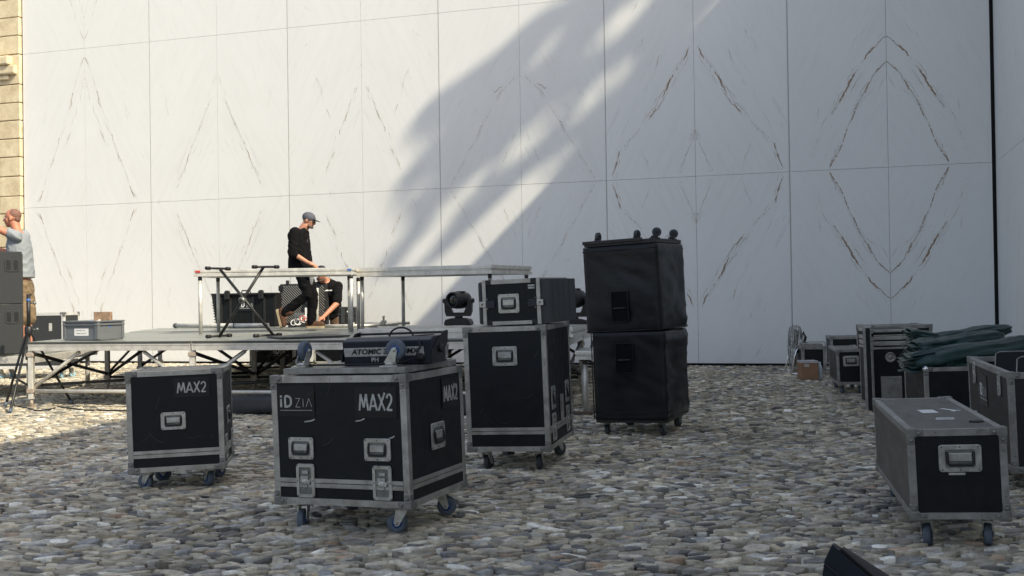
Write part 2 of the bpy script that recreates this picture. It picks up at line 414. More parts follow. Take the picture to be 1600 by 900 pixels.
# ------------------------------------------------------------------ marble walls
PW = 1.456; PH = 3.03; HW = 9.65
def panel(parent, t0, t1, z0, z1, ctr, zj, seed, T, veins=(), depth=.04):
    """slab in wall frame (x along, y up, z out); uv mirrored about ctr and zj"""
    g = .0022
    x0, x1, y0, y1 = t0 + g, t1 - g, z0 + g, z1 - g
    b = MB(); vs = [(x0, y0, -depth), (x1, y0, -depth), (x1, y1, -depth), (x0, y1, -depth), (x0, y0, 0), (x1, y0, 0), (x1, y1, 0), (x0, y1, 0)]
    b.add([T @ Vector(q) for q in vs], [(4, 5, 6, 7), (0, 1, 5, 4), (1, 2, 6, 5), (2, 3, 7, 6), (3, 0, 4, 7)])
    o = b.build('panel', M['marble'], parent)
    uv = o.data.uv_layers.new(name='book')
    for l in o.data.loops:
        q = vs[l.vertex_index]; uv.data[l.index].uv = (abs(q[0] - ctr) + seed * 7.3, abs(q[1] - zj) + seed * 3.1)
    if veins:
        vb = MB(); rv = random.Random(int(seed * 100)); p_lit = seed > 3 and seed < 9
        for (pts, wd, mi, dens) in veins:
            for strand in range(3 if wd > .008 else 2):
                off = rv.uniform(-.018, .018) * strand
                # resample
                P_ = []
                for a in range(len(pts) - 1):
                    (ax, ay), (bx, by) = pts[a], pts[a + 1]; n_ = max(2, int(math.hypot(bx - ax, by - ay) / .014))
                    for s_ in range(n_): P_.append((ax + (bx - ax) * s_ / n_, ay + (by - ay) * s_ / n_))
                ph = rv.uniform(0, 99); last = None
                for n_, (px_, py_) in enumerate(P_):
                    nx_ = noise.noise((ph, n_ * .22, 0)) * .016 + noise.noise((ph, n_ * .035, 5)) * .06 + noise.noise((ph, n_ * .6, 8)) * .006 + off
                    q = (px_ + nx_, py_ + noise.noise((ph, n_ * .5, 9)) * .015)
                    wv = wd * (1.15 if p_lit else 1) * max(0, .30 + 1.2 * noise.noise((ph, n_ * .07, 3)) + .7 * noise.noise((ph, n_ * .4, 4))) * (.45 if strand else 1)
                    on = noise.noise((ph + 7, n_ * .045, 2)) > (-.5 + (1 - dens) * .7) and wv > .0006
                    if on and last:
                        (lx, ly, lw) = last
                        sx = 1 if t0 >= ctr - .01 else -1
                        sy = 1 if z0 >= zj - .01 else -1
                        A_ = (ctr + sx * lx, zj + sy * ly); B_ = (ctr + sx * q[0], zj + sy * q[1])
                        if all(x0 < w_[0] < x1 and y0 < w_[1] < y1 for w_ in (A_, B_)):
                            dx, dy = B_[0] - A_[0], B_[1] - A_[1]; L_ = math.hypot(dx, dy) or 1; nx2, ny2 = -dy / L_, dx / L_
                            zz = .0012 + .0004 * strand
                            vb.add([T @ Vector(w_) for w_ in ((A_[0] - nx2 * lw / 2, A_[1] - ny2 * lw / 2, zz), (B_[0] - nx2 * wv / 2, B_[1] - ny2 * wv / 2, zz),
                                    (B_[0] + nx2 * wv / 2, B_[1] + ny2 * wv / 2, zz), (A_[0] + nx2 * lw / 2, A_[1] + ny2 * lw / 2, zz))], [(0, 1, 2, 3)], 1 if strand else (1 if p_lit and mi == 0 and noise.noise((ph, n_ * .09, 6)) < .1 else mi))
                    last = (q[0], q[1], wv) if on else None
        if vb.v: vb.build('vein', [M['vein'], M['veinf']], o)
    return o

def marble_wall():
    root = thing('marble_wall', 'tall white marble wall of bookmatched panels closing the back of the courtyard', 'wall', WC)
    inv = root.matrix_world.inverted()
    T = inv @ frame(WC, WT, UZ)
    b = MB(); b.box(-12 * PW - .0, .3, -.02, 10.4, -.5, -.045, 0, T); b.build('backing', M['void'], root)
    zj = PH
    def V(*p): return list(p)
    # veins per pair given as (distance from pair centre, distance from the first joint)
    pairs = {
        0: [(V((.0, 2.02), (.28, 1.75), (.56, 1.35), (.80, .84)), .024, 0, 1.), (V((.0, 1.62), (.22, 1.38), (.45, .95), (.72, .28), (.85, .02)), .028, 0, 1.), (V((.55, .85), (.3, 1.1), (.15, 1.25)), .008, 1, .5),
            (V((.7, 1.2), (.95, .7), (1.1, .2)), .009, 1, .5), (V((.35, 1.5), (.6, 1.1), (.85, .6)), .007, 0, .4),
            (V((.95, 1.3), (1.05, .6), (1.2, .1)), .007, 1, .4)],
        1: [(V((.05, 2.1), (.25, 1.75), (.55, 1.25), (.85, .85), (1.2, .45), (1.36, .02)), .025, 0, 1.), (V((.2, 1.95), (.5, 1.45), (.8, 1.0)), .009, 1, .6), (V((.55, 2.0), (.66, 1.7), (.8, 1.4)), .012, 1, .6), (V((.0, .75), (.25, .05)), .016, 1, .7), (V((.9, .5), (.7, .05)), .006, 1, .4)],
        2: [(V((.0, 1.95), (.35, 1.55), (.65, 1.1), (1.0, .5), (1.25, .05)), .014, 0, .6), (V((.3, 1.7), (.42, 1.58), (.45, 1.64)), .012, 0, .8), (V((.1, .9), (.5, .1)), .008, 1, .4)],
        3: [(V((.08, 1.85), (.3, 1.4), (.5, .9), (.75, .35)), .015, 0, .55), (V((.9, 2.1), (.6, 1.3)), .009, 1, .4), (V((1.2, .9), (.9, .05)), .007, 1, .4)],
        4: [(V((.08, 1.95), (.3, 1.5), (.55, 1.0), (.9, .2)), .014, 0, .6), (V((.02, 2.3), (.35, 1.3), (.7, .5)), .006, 1, .4), (V((1.2, 2.2), (1.0, 1.6)), .006, 1, .4)],
        5: [(V((.02, 2.85), (.3, 2.1), (.55, 1.4), (.85, .7), (1.1, .1)), .016, 0, .6), (V((.0, 2.5), (.2, 1.8), (.5, 1.1)), .011, 1, .5), (V((.9, 2.2), (.95, 1.6)), .006, 1, .4)],
    }
    for p in range(6):
        c = -PW * (2 * p + 1)
        for h in (0, 1):
            t0 = c - PW if h == 0 else c
            for row in range(3):
                zz = PH if row < 2 else 3 * PH   # bookmatch line of this row
                z0 = row * PH; z1 = min(z0 + PH, 9.75)
                vs = pairs[p] if row != 2 else [(a, w_ * .7, 1, .45) for a, w_, k_, d_ in pairs[p]]
                panel(root, t0 + (.006 if (h == 0) else 0), t0 + PW - (.006 if h == 1 else 0), z0 + (.035 if row == 0 else 0), z1, c, zz, p + 1.37, T, vs)
    # light joint beads in the wide vertical joints
    for p in range(1, 6):
        b = MB(); x = -PW * 2 * p
        b.box(x - .0065, x + .0035, .03, 9.7, -.03, -.003, 0, T); b.build('joint_bead', M['joint'], root)
    b = MB(); b.box(-12 * PW, 0, 9.75, 9.83, -.5, .03, 0, T); b.build('coping', M['joint'], root)
    return root
marble_wall()

def side_wall():
    org = WC + WT * .045 + WN * .0
    root = thing('marble_side_wall', 'white marble return wall meeting the long wall at the dark gap on the right', 'wall', org)
    inv = root.matrix_world.inverted()
    T = inv @ frame(org, WN * 1.0, UZ)    # x toward camera, z = WN x UZ
    zdir = (WN.cross(UZ)); s = 1 if zdir.dot(-WT) > 0 else -1
    if s < 0: T = inv @ frame(org, -WN, UZ)
    def X(a): return a if s > 0 else -a
    def HT_(a): return HW - .132 * min(max(a - 4.6, 0), 9.4)
    pr = [(-.4, -.02), (26, -.02), (26, HT_(26)), (14, HT_(14)), (4.6, HW), (-.4, HW)]
    b = MB(); vs = [T @ Vector((X(a), z, q)) for q in (-.42, -.045) for a, z in pr]; k_ = len(pr)
    b.add(vs, [tuple(range(k_)), tuple(range(k_, 2 * k_))[::-1]] + [(i, (i + 1) % k_, k_ + (i + 1) % k_, k_ + i) for i in range(k_)]); b.build('backing', M['void'], root)
    for k in range(9):
        a0, a1 = k * 2.912, (k + 1) * 2.912
        for row in range(4):
            z0, z1 = row * PH, min((row + 1) * PH, HT_(a1) - .02)
            if z1 <= z0 + .02: continue
            lo, hi = sorted((X(a0), X(a1)))
            panel(root, lo, hi, z0 + (.035 if row == 0 else 0), z1, X(a0), PH, 11 + k, T, [([(.5, 2.4), (.9, 1.2), (1.3, .2)], .012, 1, .6), ([(1.5, 2.6), (2.0, .9)], .012, 1, .5)])
side_wall()

def stone_building():
    org = wallpt(-12 * PW - .02, 0, .07)
    root = thing('stone_building', 'old yellow limestone building with coursed blocks at the left end of the wall', 'building', org)
    T = root.matrix_world.inverted() @ frame(org, WT, UZ)
    rg = random.Random(5)
    zs = [0, .42, .80, 1.20, 1.56]
    z = 1.56
    cuts = [1.92, 2.27, 2.60, 2.93, 3.27, 3.66, 4.04, 4.40, 4.76, 5.11, 5.47, 6.06, 6.43, 6.79, 7.15, 7.5, 7.86, 8.22, 8.6, 9.0, 9.4, 9.8]
    zs += cuts
    b = MB(); b.box(-9, -.015, 0, 10.1, -.9, -.03, 0, T); b.build('mortar', M['board'], root)
    for i in range(len(zs) - 1):
        b = MB(); x = 0; first = True
        while x > -8.8:
            wd = rg.uniform(.6, 1.0) if not first else (.75 if i % 2 else .5)
            first = False
            pr = rg.uniform(-.006, .006)
            b.box(x - wd + .006, x, zs[i] + .007, zs[i + 1] - .007, -.09, pr, 0, T); x -= wd
        b.build('stone_course', M['lime'], root, .012, seg=2)
    # broken corbel
    b = MB(); b.box(-.75, -.04, 5.66, 5.84, -.02, .09, 0, T); b.box(-.95, -.14, 5.84, 6.02, -.02, .15, 0, T); b.box(-.5, -.22, 5.56, 5.66, -.02, .05, 0, T)
    o = b.build('broken_corbel', M['lime'], root, .03, seg=2)
stone_building()

# ------------------------------------------------------------------ tree that casts the shadow, beyond the side wall
def shade_tree():
    trunk_base = WC + WT * 8.6 + WN * 7.4
    root = thing('shade_tree', 'tall leafy tree beyond the side wall that shades the marble', 'tree', trunk_base)
    inv = root.matrix_world.inverted()
    n = WN
    p0 = WC
    def onwall(u, v):
        d = ray(u, v); return CAMP + d * ((p0 - CAMP).dot(n) / d.dot(n))
    poly = [(925, -20), (880, 5), (835, 28), (800, 60), (772, 88), (745, 108), (712, 128), (680, 155), (652, 180), (640, 205), (655, 225), (640, 262), (620, 290), (612, 335), (640, 340), (628, 375), (600, 400), (590, 425), (640, 425), (690, 400), (720, 372), (780, 318), (850, 262), (900, 262), (1150, 30), (1250, -60), (1100, -120), (980, -90)]
    def inside(x, y):
        c = False; k = len(poly)
        for i in range(k):
            x1, y1 = poly[i]; x2, y2 = poly[(i + 1) % k]
            if (y1 > y) != (y2 > y) and x < (x2 - x1) * (y - y1) / (y2 - y1) + x1: c = not c
        return c
    # gaps: centre, half length along the streak, half width, strength
    gaps = [(969, 35, 60, 17, 1), (850, 80, 42, 14, .8), (888, 92, 36, 12, .6), (942, 138, 62, 17, 1), (778, 195, 32, 15, .5), (840, 205, 66, 17, .85),
            (775, 270, 70, 17, .75), (880, 205, 36, 9, .5), (720, 305, 55, 13, .8), (690, 345, 60, 13, .7), (655, 232, 40, 12, .8), (1120, 18, 45, 17, 1), (725, 388, 150, 16, 1.), (800, 320, 130, 17, 1.), (645, 305, 42, 11, .7), (665, 385, 60, 13, .85), (900, 190, 25, 8, .4), (1030, -20, 30, 14, .8)]
    rg = random.Random(21)
    b = MB(); pts = []
    tries = 0
    while len(pts) < 15000 and tries < 90000:
        tries += 1
        x = rg.uniform(585, 1250); y = rg.uniform(-110, 430)
        if not inside(x, y): continue
        keep = 1.
        if y > 250: keep *= .8
        if x < 690 and y > 230: keep *= .5
        if x < 650: keep *= .7
        for (gx, gy, a, c_, st) in gaps:
            dx, dy = x - gx, y - gy
            al = (dx - dy) * .7071; ac = (dx + dy) * .7071
            q = (al / a) ** 2 + (ac / c_) ** 2
            if q < 1.15: keep *= (1 - min(1, st * 1.15))
            elif q < 1.7: keep *= 1 - st * .5 * (1.7 - q) / .55
        if rg.random() > keep: continue
        wpt = onwall(x, y); s_ = 22.0 + rg.gauss(0, 1.3) + 1.2 * math.sin(x * .013 + y * .02)
        p = wpt + SUN * s_
        pts.append(p)
        a = Vector((rg.gauss(0, 1), rg.gauss(0, 1), rg.gauss(0, 1))).normalized()
        c2 = a.cross(Vector((rg.gauss(0, 1), rg.gauss(0, 1), rg.gauss(0, 1)))).normalized()
        L_ = rg.uniform(.06, .10); w_ = L_ * .5
        vs = [p - a * L_, p + c2 * w_, p + a * L_, p - c2 * w_]
        b.add([inv @ q for q in vs], [(0, 1, 2, 3)])
    b.build('crown', M['leaf'], root)
    ctr = sum(pts, Vector()) / len(pts)
    tb = MB(); lp = [inv @ q for q in (trunk_base, trunk_base + Vector((.1, 0, 4)), trunk_base + Vector((-.1, .2, 9)), ctr + Vector((1.2, -.6, -2.0)))]
    tb.tube(lp, [.38, .3, .24, .16], 12); tb.build('trunk', M['bark'], root)
    lb = MB(); st = lp[-1]
    for k in range(14):
        e = inv @ rg.choice(pts); mid = st.lerp(e, .5) + Vector((rg.uniform(-.2, .2), rg.uniform(-.2, .2), rg.uniform(0, .3)))
        lb.tube([st, mid, st.lerp(e, .85)], [.07, .04, .015], 6)
    lb.build('limb', M['bark'], root)
shade_tree()
# ------------------------------------------------------------------ flight cases
X3, Y3, Z3 = Vector((1, 0, 0)), Vector((0, 1, 0)), Vector((0, 0, 1))
def facemat(side, W, D, x=0., z=0.):
    """local frame lying on a face of a W x D box; x along the face as seen from outside, z height"""
    if side == 'F': return frame((x, -D / 2, z), X3, Z3)
    if side == 'R': return frame((W / 2, x, z), Y3, Z3)
    if side == 'L': return frame((-W / 2, -x, z), -Y3, Z3)
    return frame((-x, D / 2, z), -X3, Z3)
def handle(parent, T, w=.145, h=.105, label=None):
    b = MB(); b.rrect(w, h, .014, .0, .006, T, 0, (w * .70, h * .66, .008, 0))
    for sx in (-1, 0, 1):
        for sy in (-1, 1): b.lathe([(.0035, .005), (.0035, .0075)], 6, T @ Matrix.Translation((sx * w * .42, sy * h * .42, 0)), 1)
    o = b.build('handle', [M['zinc'], M['bolt']], parent)
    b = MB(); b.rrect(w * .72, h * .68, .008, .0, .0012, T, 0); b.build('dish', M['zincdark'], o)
    b = MB(); b.box(-w * .27, w * .27, -h * .10, h * .20, .004, .010, 0, T); b.build('name_plate', M['zinc'], o, .002)
    b = MB(); b.tube([T @ Vector(q) for q in ((-w * .31, h * .22, .004), (-w * .31, h * .12, .011), (-w * .30, -h * .16, .014), (-w * .26, -h * .23, .014), (w * .26, -h * .23, .014), (w * .30, -h * .16, .014), (w * .31, h * .12, .011), (w * .31, h * .22, .004))], .0055, 8)
    b.build('grip', M['rubber'], o)
    return o
def latch(parent, T, w=.108, h=.165):
    b = MB(); b.rrect(w, h, .016, .0, .0065, T, 0, (w * .68, h * .80, .008, 0))
    for sx in (-1, 1):
        for sy in (-1, 0, 1): b.lathe([(.0033, .005), (.0033, .0078)], 6, T @ Matrix.Translation((sx * w * .42, sy * h * .45, 0)), 1)
    o = b.build('latch', [M['zinc'], M['bolt']], parent)
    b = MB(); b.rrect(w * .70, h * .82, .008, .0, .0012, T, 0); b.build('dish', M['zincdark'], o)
    b = MB(); b.box(-w * .17, w * .17, h * .20, h * .30, .003, .009, 0, T); b.box(-w * .26, w * .16, h * .02, h * .14, .003, .008, 0, T)
    b.lathe([(w * .17, .003), (w * .17, .009), (w * .08, .011)], 14, T @ Matrix.Translation((-w * .04, -h * .04, 0)))
    b.box(w * .02, w * .26, -h * .05, h * .07, .004, .010, 0, T @ Matrix.Rotation(R(-28), 4, 'Z')); b.box(-w * .12, w * .1, -h * .2, -h * .12, .003, .008, 0, T)
    b.build('butterfly_catch', M['zinc'], o, .002)
    return o
def caster(parent, loc, yaw, r=.05, w=.032, up=1, top=.13, hub='hub', tyre='tyre', fork='zinc'):
    """swivel castor; stands below `top` (up=1) or upside-down above it (up=-1)"""
    T = Matrix.Translation(loc) @ Matrix.Rotation(yaw, 4, 'Z') @ (Matrix.Scale(1, 4) if up == 1 else Matrix.Rotation(PI, 4, 'X'))
    # in T: plate at z=0 (just under the case), wheel centre at z=-(top-r), trail along +x
    zc = -(top - r); tr = r * .55
    b = MB(); b.box(-.045, .045, -.04, .04, -.006, 0, 0, T)
    b.lathe([(.028, -.006), (.030, -.016), (.022, -.024)], 14, T)
    for s in (-1, 1):
        y = s * (w / 2 + .005)
        P_ = [(-.028, -.02), (.03, -.02), (tr + .014, zc + .004), (tr + .006, zc - .014), (tr - .010, zc - .012), (-.012, zc + r * .7)]
        vs = [T @ Vector((x, y + q, z)) for q in (-.0018, .0018) for x, z in P_]; k = len(P_)
        b.add(vs, [tuple(range(k)), tuple(range(k, 2 * k))[::-1]] + [(i, (i + 1) % k, k + (i + 1) % k, k + i) for i in range(k)])
    A = T @ frame((tr, 0, zc), X3, Z3)
    b.lathe([(.008, -w / 2 - .012), (.008, w / 2 + .012)], 8, A)
    o = b.build('caster', M[fork], parent)
    wm = MB()
    wm.lathe([(r * .62, -w / 2 + .002), (r * .9, -w / 2), (r * .985, -w * .3), (r, 0), (r * .985, w * .3), (r * .9, w / 2), (r * .62, w / 2 - .002)], 26, A)
    wo = wm.build('wheel', M[tyre], o)
    h = MB(); h.lathe([(r * .28, -w / 2 - .003), (r * .3, -w / 2 - .001), (r * .6, -w / 2 + .0035), (r * .63, -w / 2 + .003), (r * .63, w / 2 - .003), (r * .6, w / 2 - .0035), (r * .3, w / 2 + .001), (r * .28, w / 2 + .003)], 22, A)
    h.build('hub', M[hub], wo)
    return o
def flight_case(label, cat, W, D, H, zb, loc, yaw, tilt=0., group='flight cases standing about the courtyard', band=.085, ew=.030, alu='alu', ply='ply', top='plytop',
                casters=None, brackets=True, cr=.05, hub='hub', tyre='tyre', name='flight_case', open_top=False, side=None, vis_rivet=True, wheels=True):
    root = thing(name, label, cat, loc, yaw, tilt, group)
    i_ = .0035; z1 = zb + H
    b = MB(); x, y = W / 2 - i_, D / 2 - i_
    if open_top:
        t = .012
        b.box(-x, x, -y, y, zb + i_, zb + .03); b.box(-x, x, -y, -y + t, zb + .03, z1 - i_); b.box(-x, x, y - t, y, zb + .03, z1 - i_)
        b.box(-x, -x + t, -y + t, y - t, zb + .03, z1 - i_); b.box(x - t, x, -y + t, y - t, zb + .03, z1 - i_)
    else:
        b.box(-x, x, -y, y, zb + i_, z1 - i_)
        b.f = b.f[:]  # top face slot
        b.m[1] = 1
    if side:
        b.m = [q for q in b.m]
        for fi in side: b.m[fi] = 2
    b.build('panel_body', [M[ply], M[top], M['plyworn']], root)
    # edge extrusions
    e = MB(); X, Y = W / 2, D / 2
    def rail(zl, zh, inset=0.):
        e.box(-X + ew, X - ew, -Y, -Y + ew, zl, zh); e.box(-X + ew, X - ew, Y - ew, Y, zl, zh)
        e.box(-X, -X + ew, -Y + ew, Y - ew, zl, zh); e.box(X - ew, X, -Y + ew, Y - ew, zl, zh)
    for sx in (-1, 1):
        for sy in (-1, 1):
            x0, x1 = sorted((sx * X, sx * (X - ew))); y0, y1 = sorted((sy * Y, sy * (Y - ew))); e.box(x0, x1, y0, y1, zb, z1)
    hx = .001
    rail(zb + hx, zb + ew); rail(z1 - ew, z1 - hx)
    if band:
        zs = zb + band
        p = .0015
        for (a, c) in ((zs, zs + .020), (zs + .0235, zs + .0435)):
            e.box(-X + ew, X - ew, -Y - p, -Y + ew, a, c); e.box(-X + ew, X - ew, Y - ew, Y + p, a, c)
            e.box(-X - p, -X + ew, -Y + ew, Y - ew, a, c); e.box(X - ew, X + p, -Y + ew, Y - ew, a, c)
    if vis_rivet:
        nxr = max(2, int(W / .17))
        for k in range(nxr):
            xx = -X + ew + (W - 2 * ew) * (k + .5) / nxr
            for zz in (zb + ew * .5, z1 - ew * .5): e.lathe([(.0032, 0), (.0032, .0015)], 6, frame((xx, -Y, zz), X3, Z3), 1)
        nd = max(2, int(D / .17))
        for k in range(nd):
            yy = -Y + ew + (D - 2 * ew) * (k + .5) / nd
            for zz in (zb + ew * .5, z1 - ew * .5):
                e.lathe([(.0032, 0), (.0032, .0015)], 6, frame((X, yy, zz), Y3, Z3), 1); e.lathe([(.0032, 0), (.0032, .0015)], 6, frame((-X, yy, zz), -Y3, Z3), 1)
        nz_ = max(2, int(H / .15))
        for k in range(nz_):
            zz = zb + H * (k + .5) / nz_
            for sx in (-1, 1):
                e.lathe([(.0032, 0), (.0032, .0015)], 6, frame((sx * (X - ew / 2), -Y, zz), X3, Z3), 1)
    e.build('edge_trim', [M[alu], M['bolt']], root, .0018)
    if brackets:
        for sx in (-1, 1):
            for sy in (-1, 1):
                for zc, sz in ((zb, 1), (z1, -1)):
                    q = MB(); a = .036; L_ = .066; p = .005
                    def bb(x0, x1, y0, y1, z0, z1_): 
                        xs = sorted((sx * (X - x0), sx * (X - x1))); ys = sorted((sy * (Y - y0), sy * (Y - y1))); zs_ = sorted((zc + sz * z0, zc + sz * z1_))
                        q.box(xs[0], xs[1], ys[0], ys[1], zs_[0], zs_[1])
                    bb(-p, a, -p, a, -p, a); bb(-p + .0012, L_, -p + .0012, .004, -p + .0012, a - .006); bb(-p + .0014, .004, -p + .0014, L_, -p + .0014, a - .006); bb(-p + .0016, a - .006, -p + .0016, .0042, -p + .0016, L_); bb(-p + .0018, .0042, -p + .0018, a - .006, -p + .0018, L_)
                    q.ball((sx * (X - L_ * .72), sy * (Y + p - .001), zc + sz * .016), .0085, 5); q.ball((sx * (X - .014), sy * (Y + p - .001), zc + sz * L_ * .72), .0085, 5)
                    q.build('corner_bracket', M['bracket'], root, .006, seg=2)
    if wheels:
        cs = casters or [R(200), R(160), R(20), R(110)]
        ins = .10
        insx = min(.10, X * .37)
        for k, (sx, sy) in enumerate(((-1, -1), (1, -1), (1, 1), (-1, 1))):
            caster(root, Vector((sx * (X - insx), sy * (Y - min(ins, Y * .5)), zb - .001)), cs[k], cr, .034, 1, zb, hub, tyre)
    return root
GL = {  # stroke letters, unit height, (width, strokes)
    'M': (.95, [[(0, 0), (.18, 1), (.48, .18), (.78, 1), (.95, 0)]]),
    'A': (.80, [[(0, 0), (.42, 1), (.80, 0)], [(.2, .28), (.70, .28)]]),
    'X': (.72, [[(0, 0), (.72, 1.08)], [(.05, 1), (.70, 0)]]),
    '2': (.60, [[(.05, .75), (.12, .93), (.30, 1.0), (.50, .92), (.57, .73), (.50, .52), (.05, .04), (.60, .04)]]),
    'Z': (.72, [[(.05, 1), (.68, 1), (.05, 0), (.72, 0)]]), 'I': (.10, [[(.05, 0), (.05, 1)]]), 'L': (.80, [[(0, 0), (.40, 1), (.80, 0)]]),
}
def letters(word, h, width, gap=.2):
    """list of strokes for a word, centred on x"""
    x = 0; out = []
    for c in word:
        w_, st = GL[c]
        for s in st: out.append([(x + a, b_) for a, b_ in s])
        x += w_ + gap
    x -= gap
    k = width / x
    return [[(a * k - width / 2, b_ * h) for a, b_ in s] for s in out]
def max2(parent, T, w, h, m_='greyprint'):
    b = MB(); b.rrect(w * 1.25, h * 1.9, .004, .0, .0008, T)
    pl = b.build('dark_sticker', M['faint'], parent)
    b = MB()
    for n_, s in enumerate(letters('MAX2', h, w, .17)): b.ribbon(s, h * .13, T @ Matrix.Translation((0, -h / 2, 0)), 0, .0016 + .0004 * n_)
    b.build('lettering', M[m_], pl)
def idzia(parent, T, w, h, m_='greyprint'):
    b = MB(); b.rrect(w * 1.15, h * 2.6, .004, .0, .0008, T); pl = b.build('dark_sticker', M['faint'], parent)
    b = MB(); T2 = T @ Matrix.Translation((-w / 2, -h / 2, 0)); z = .0018
    b.box(.0, w * .06, 0, h * .70, .001, .0022, 0, T2); b.box(.0, w * .06, h * .82, h, .001, .0022, 0, T2)
    D_ = [(w * .16, h * .06), (w * .16, h * .94), (w * .25, h * .94), (w * .33, h * .82), (w * .35, h * .5), (w * .33, h * .18), (w * .25, h * .06), (w * .135, h * .06)]
    b.ribbon(D_, h * .20, T2, 0, z)
    for n_, s in enumerate(letters('ZIL', h * .72, w * .52, .35)): b.ribbon(s, h * .05, T2 @ Matrix.Translation((w * .74, h * .02, 0)), 0, z + .0006 + .0003 * n_)
    b.ribbon([(0, -h * .26), (w, -h * .26)], h * .045, T2, 0, z)
    b.build('lettering', M[m_], pl)
    return pl
def text_mesh(parent, s, size, T, m_, name='lettering', bold=.0, shear=0., xs=1.):
    cu = bpy.data.curves.new('lettering', 'FONT'); cu.body = s; cu.size = size; cu.shear = shear; cu.offset = bold; cu.align_x = 'CENTER'; cu.align_y = 'CENTER'; cu.extrude = .0004
    t = bpy.data.objects.new('t', cu); COL.objects.link(t)
    bpy.context.view_layer.update()
    me = bpy.data.meshes.new_from_object(t.evaluated_get(bpy.context.evaluated_depsgraph_get()))
    bpy.data.objects.remove(t); bpy.data.curves.remove(cu)
    me.transform(T @ Matrix.Diagonal((xs, 1, 1, 1))); me.materials.clear(); me.materials.append(M[m_])
    me.name = name; o = bpy.data.objects.new(name, me); COL.objects.link(o); o.parent = parent
    return o

# small case on the left
A = flight_case('black flight case with one handle and white lettering, leftmost of the wheeled cases', 'flight case', .556, .50, .600, .118, (-2.05, 6.56, 0), R(8.8), .023, casters=[R(150), R(120), R(60), R(20)])
handle(A, facemat('F', .556, .50, -.012, .118 + .30))
max2(A, facemat('F', .556, .50, .10, .118 + .495), .165, .062)
for dx in (.0, .30): latch(A, facemat('R', .556, .50, -.15 + dx, .118 + .12), .09, .15)
handle(A, facemat('R', .556, .50, .0, .118 + .30))

# wide case in front
BW, BD, BH, BZ = .759, .607, .628, .135
B = flight_case('wide black flight case in the foreground with two front handles and two butterfly latches', 'flight case', BW, BD, BH, BZ, (-.715, 5.37, 0), R(-23.1), .027, casters=[R(-75), R(200), R(15), R(60)], ew=.033)
for hx_ in (-.195, .235):
    handle(B, facemat('F', BW, BD, hx_ - .02, BZ + .275), .145, .108); latch(B, facemat('F', BW, BD, hx_, BZ + .118), .105, .165)
idzia(B, facemat('F', BW, BD, -.235, BZ + .505), .185, .058); max2(B, facemat('F', BW, BD, .215, BZ + .50), .180, .078)
max2(B, facemat('R', BW, BD, .155, BZ + .50), .145, .078)
handle(B, facemat('R', BW, BD, .0, BZ + .305), .145, .13)
b = MB()
for (x0, z0, l) in ((-.19, .405, .06), (.10, .41, .05), (.28, .33, .03)): b = MB(); b.ribbon([(x0, z0), (x0 + l * .6, z0 + .004), (x0 + l, z0 + .012)], .006, facemat('F', BW, BD, 0, BZ), 0, .001); b.build('torn_tape', M['greyprint'], B)

# castor board upside down on it
bl = Vector((-.715, 5.37, 0)); MB_ = B.matrix_world
ztop = BZ + BH + .0045
cb = thing('caster_board', 'upside-down lid board with its castors in the air on top of the wide front case', 'castor board', MB_ @ Vector((.012, .012, ztop)), R(-23.1), .027)
b = MB(); b.box(-.345, .345, -.275, .275, 0, .030); b.m[1] = 1; b.build('board', [M['aludark'], M['plytop']], cb, .003)
for (x, y, yw) in ((-.30, -.17, 95), (.24, -.22, 8), (.30, .20, 100), (-.26, .20, 60)):
    caster(cb, Vector((x, y, .0305)), R(yw), .050, .036, -1, .128)

# strobe on the board
st = thing('strobe_light', 'dark blue black strobe light with a pale name strip lying on the castor board', 'strobe light', MB_ @ Vector((.165, -.015, ztop + .0315)), R(-17), .027)
prof = [(-.090, 0), (.095, 0), (.105, .10), (.085, .135), (-.055, .135), (-.108, .118)]
SX = .235
def extr(b, prof, x0, x1, mi=0, T=None):
    k = len(prof); vs = [Vector((x, y, z)) for x in (x0, x1) for y, z in prof]
    if T: vs = [T @ q for q in vs]
    return b.add(vs, [tuple(range(k))[::-1], tuple(range(k, 2 * k))] + [(i, (i + 1) % k, k + (i + 1) % k, k + i) for i in range(k)], mi)
b = MB(); extr(b, prof, -SX, SX); b.build('housing', M['navy'], st, .004)
f0 = Vector((0, -.090, 0)); f1 = Vector((0, -.108, .118)); fd = (f1 - f0).normalized()
FT = frame(f0 + fd * .066, X3, fd)
b = MB(); b.rrect(.425, .044, .002, .0, .0015, FT @ Matrix.Translation((-.015, 0, 0))); sp = b.build('name_strip', M['greyprint'], st)
text_mesh(sp, 'ATOMIC 3000 DMX', .036, FT @ Matrix.Translation((-.01, .001, .003)), 'blackpaint', bold=.0010, shear=.22, xs=1.14)
text_mesh(sp, 'PH', .030, FT @ Matrix.Translation((-.065, -.040, .0022)), 'greyprint', bold=.0008, xs=1.1)
b = MB()
for s in (-1, 1):
    b.add([Vector((s * (SX + .002 + q), y, z)) for q in (0, .006) for y, z in ((-.11, .02), (.02, .02), (.11, .10), (.12, .155), (.06, .15), (-.10, .06))],
          [(0, 1, 2, 3, 4, 5), (11, 10, 9, 8, 7, 6)] + [(i, (i + 1) % 6, 6 + (i + 1) % 6, 6 + i) for i in range(6)])
    b.lathe([(.02, 0), (.02, .012), (.01, .016)], 12, frame((s * (SX + .008), .0, .07), Y3, Z3) if s > 0 else frame((s * (SX + .008), 0, .07), -Y3, Z3))
b.box(-SX - .008, SX + .008, .10, .12, .14, .152)
b.build('yoke', M['blackpaint'], st, .002)
b = MB(); b.tube([(.03 + .065 * math.cos(R(a)), .02, .128 + .05 * math.sin(R(a))) for a in range(0, 181, 15)], .005, 8); b.build('carry_loop', M['rubber'], st)
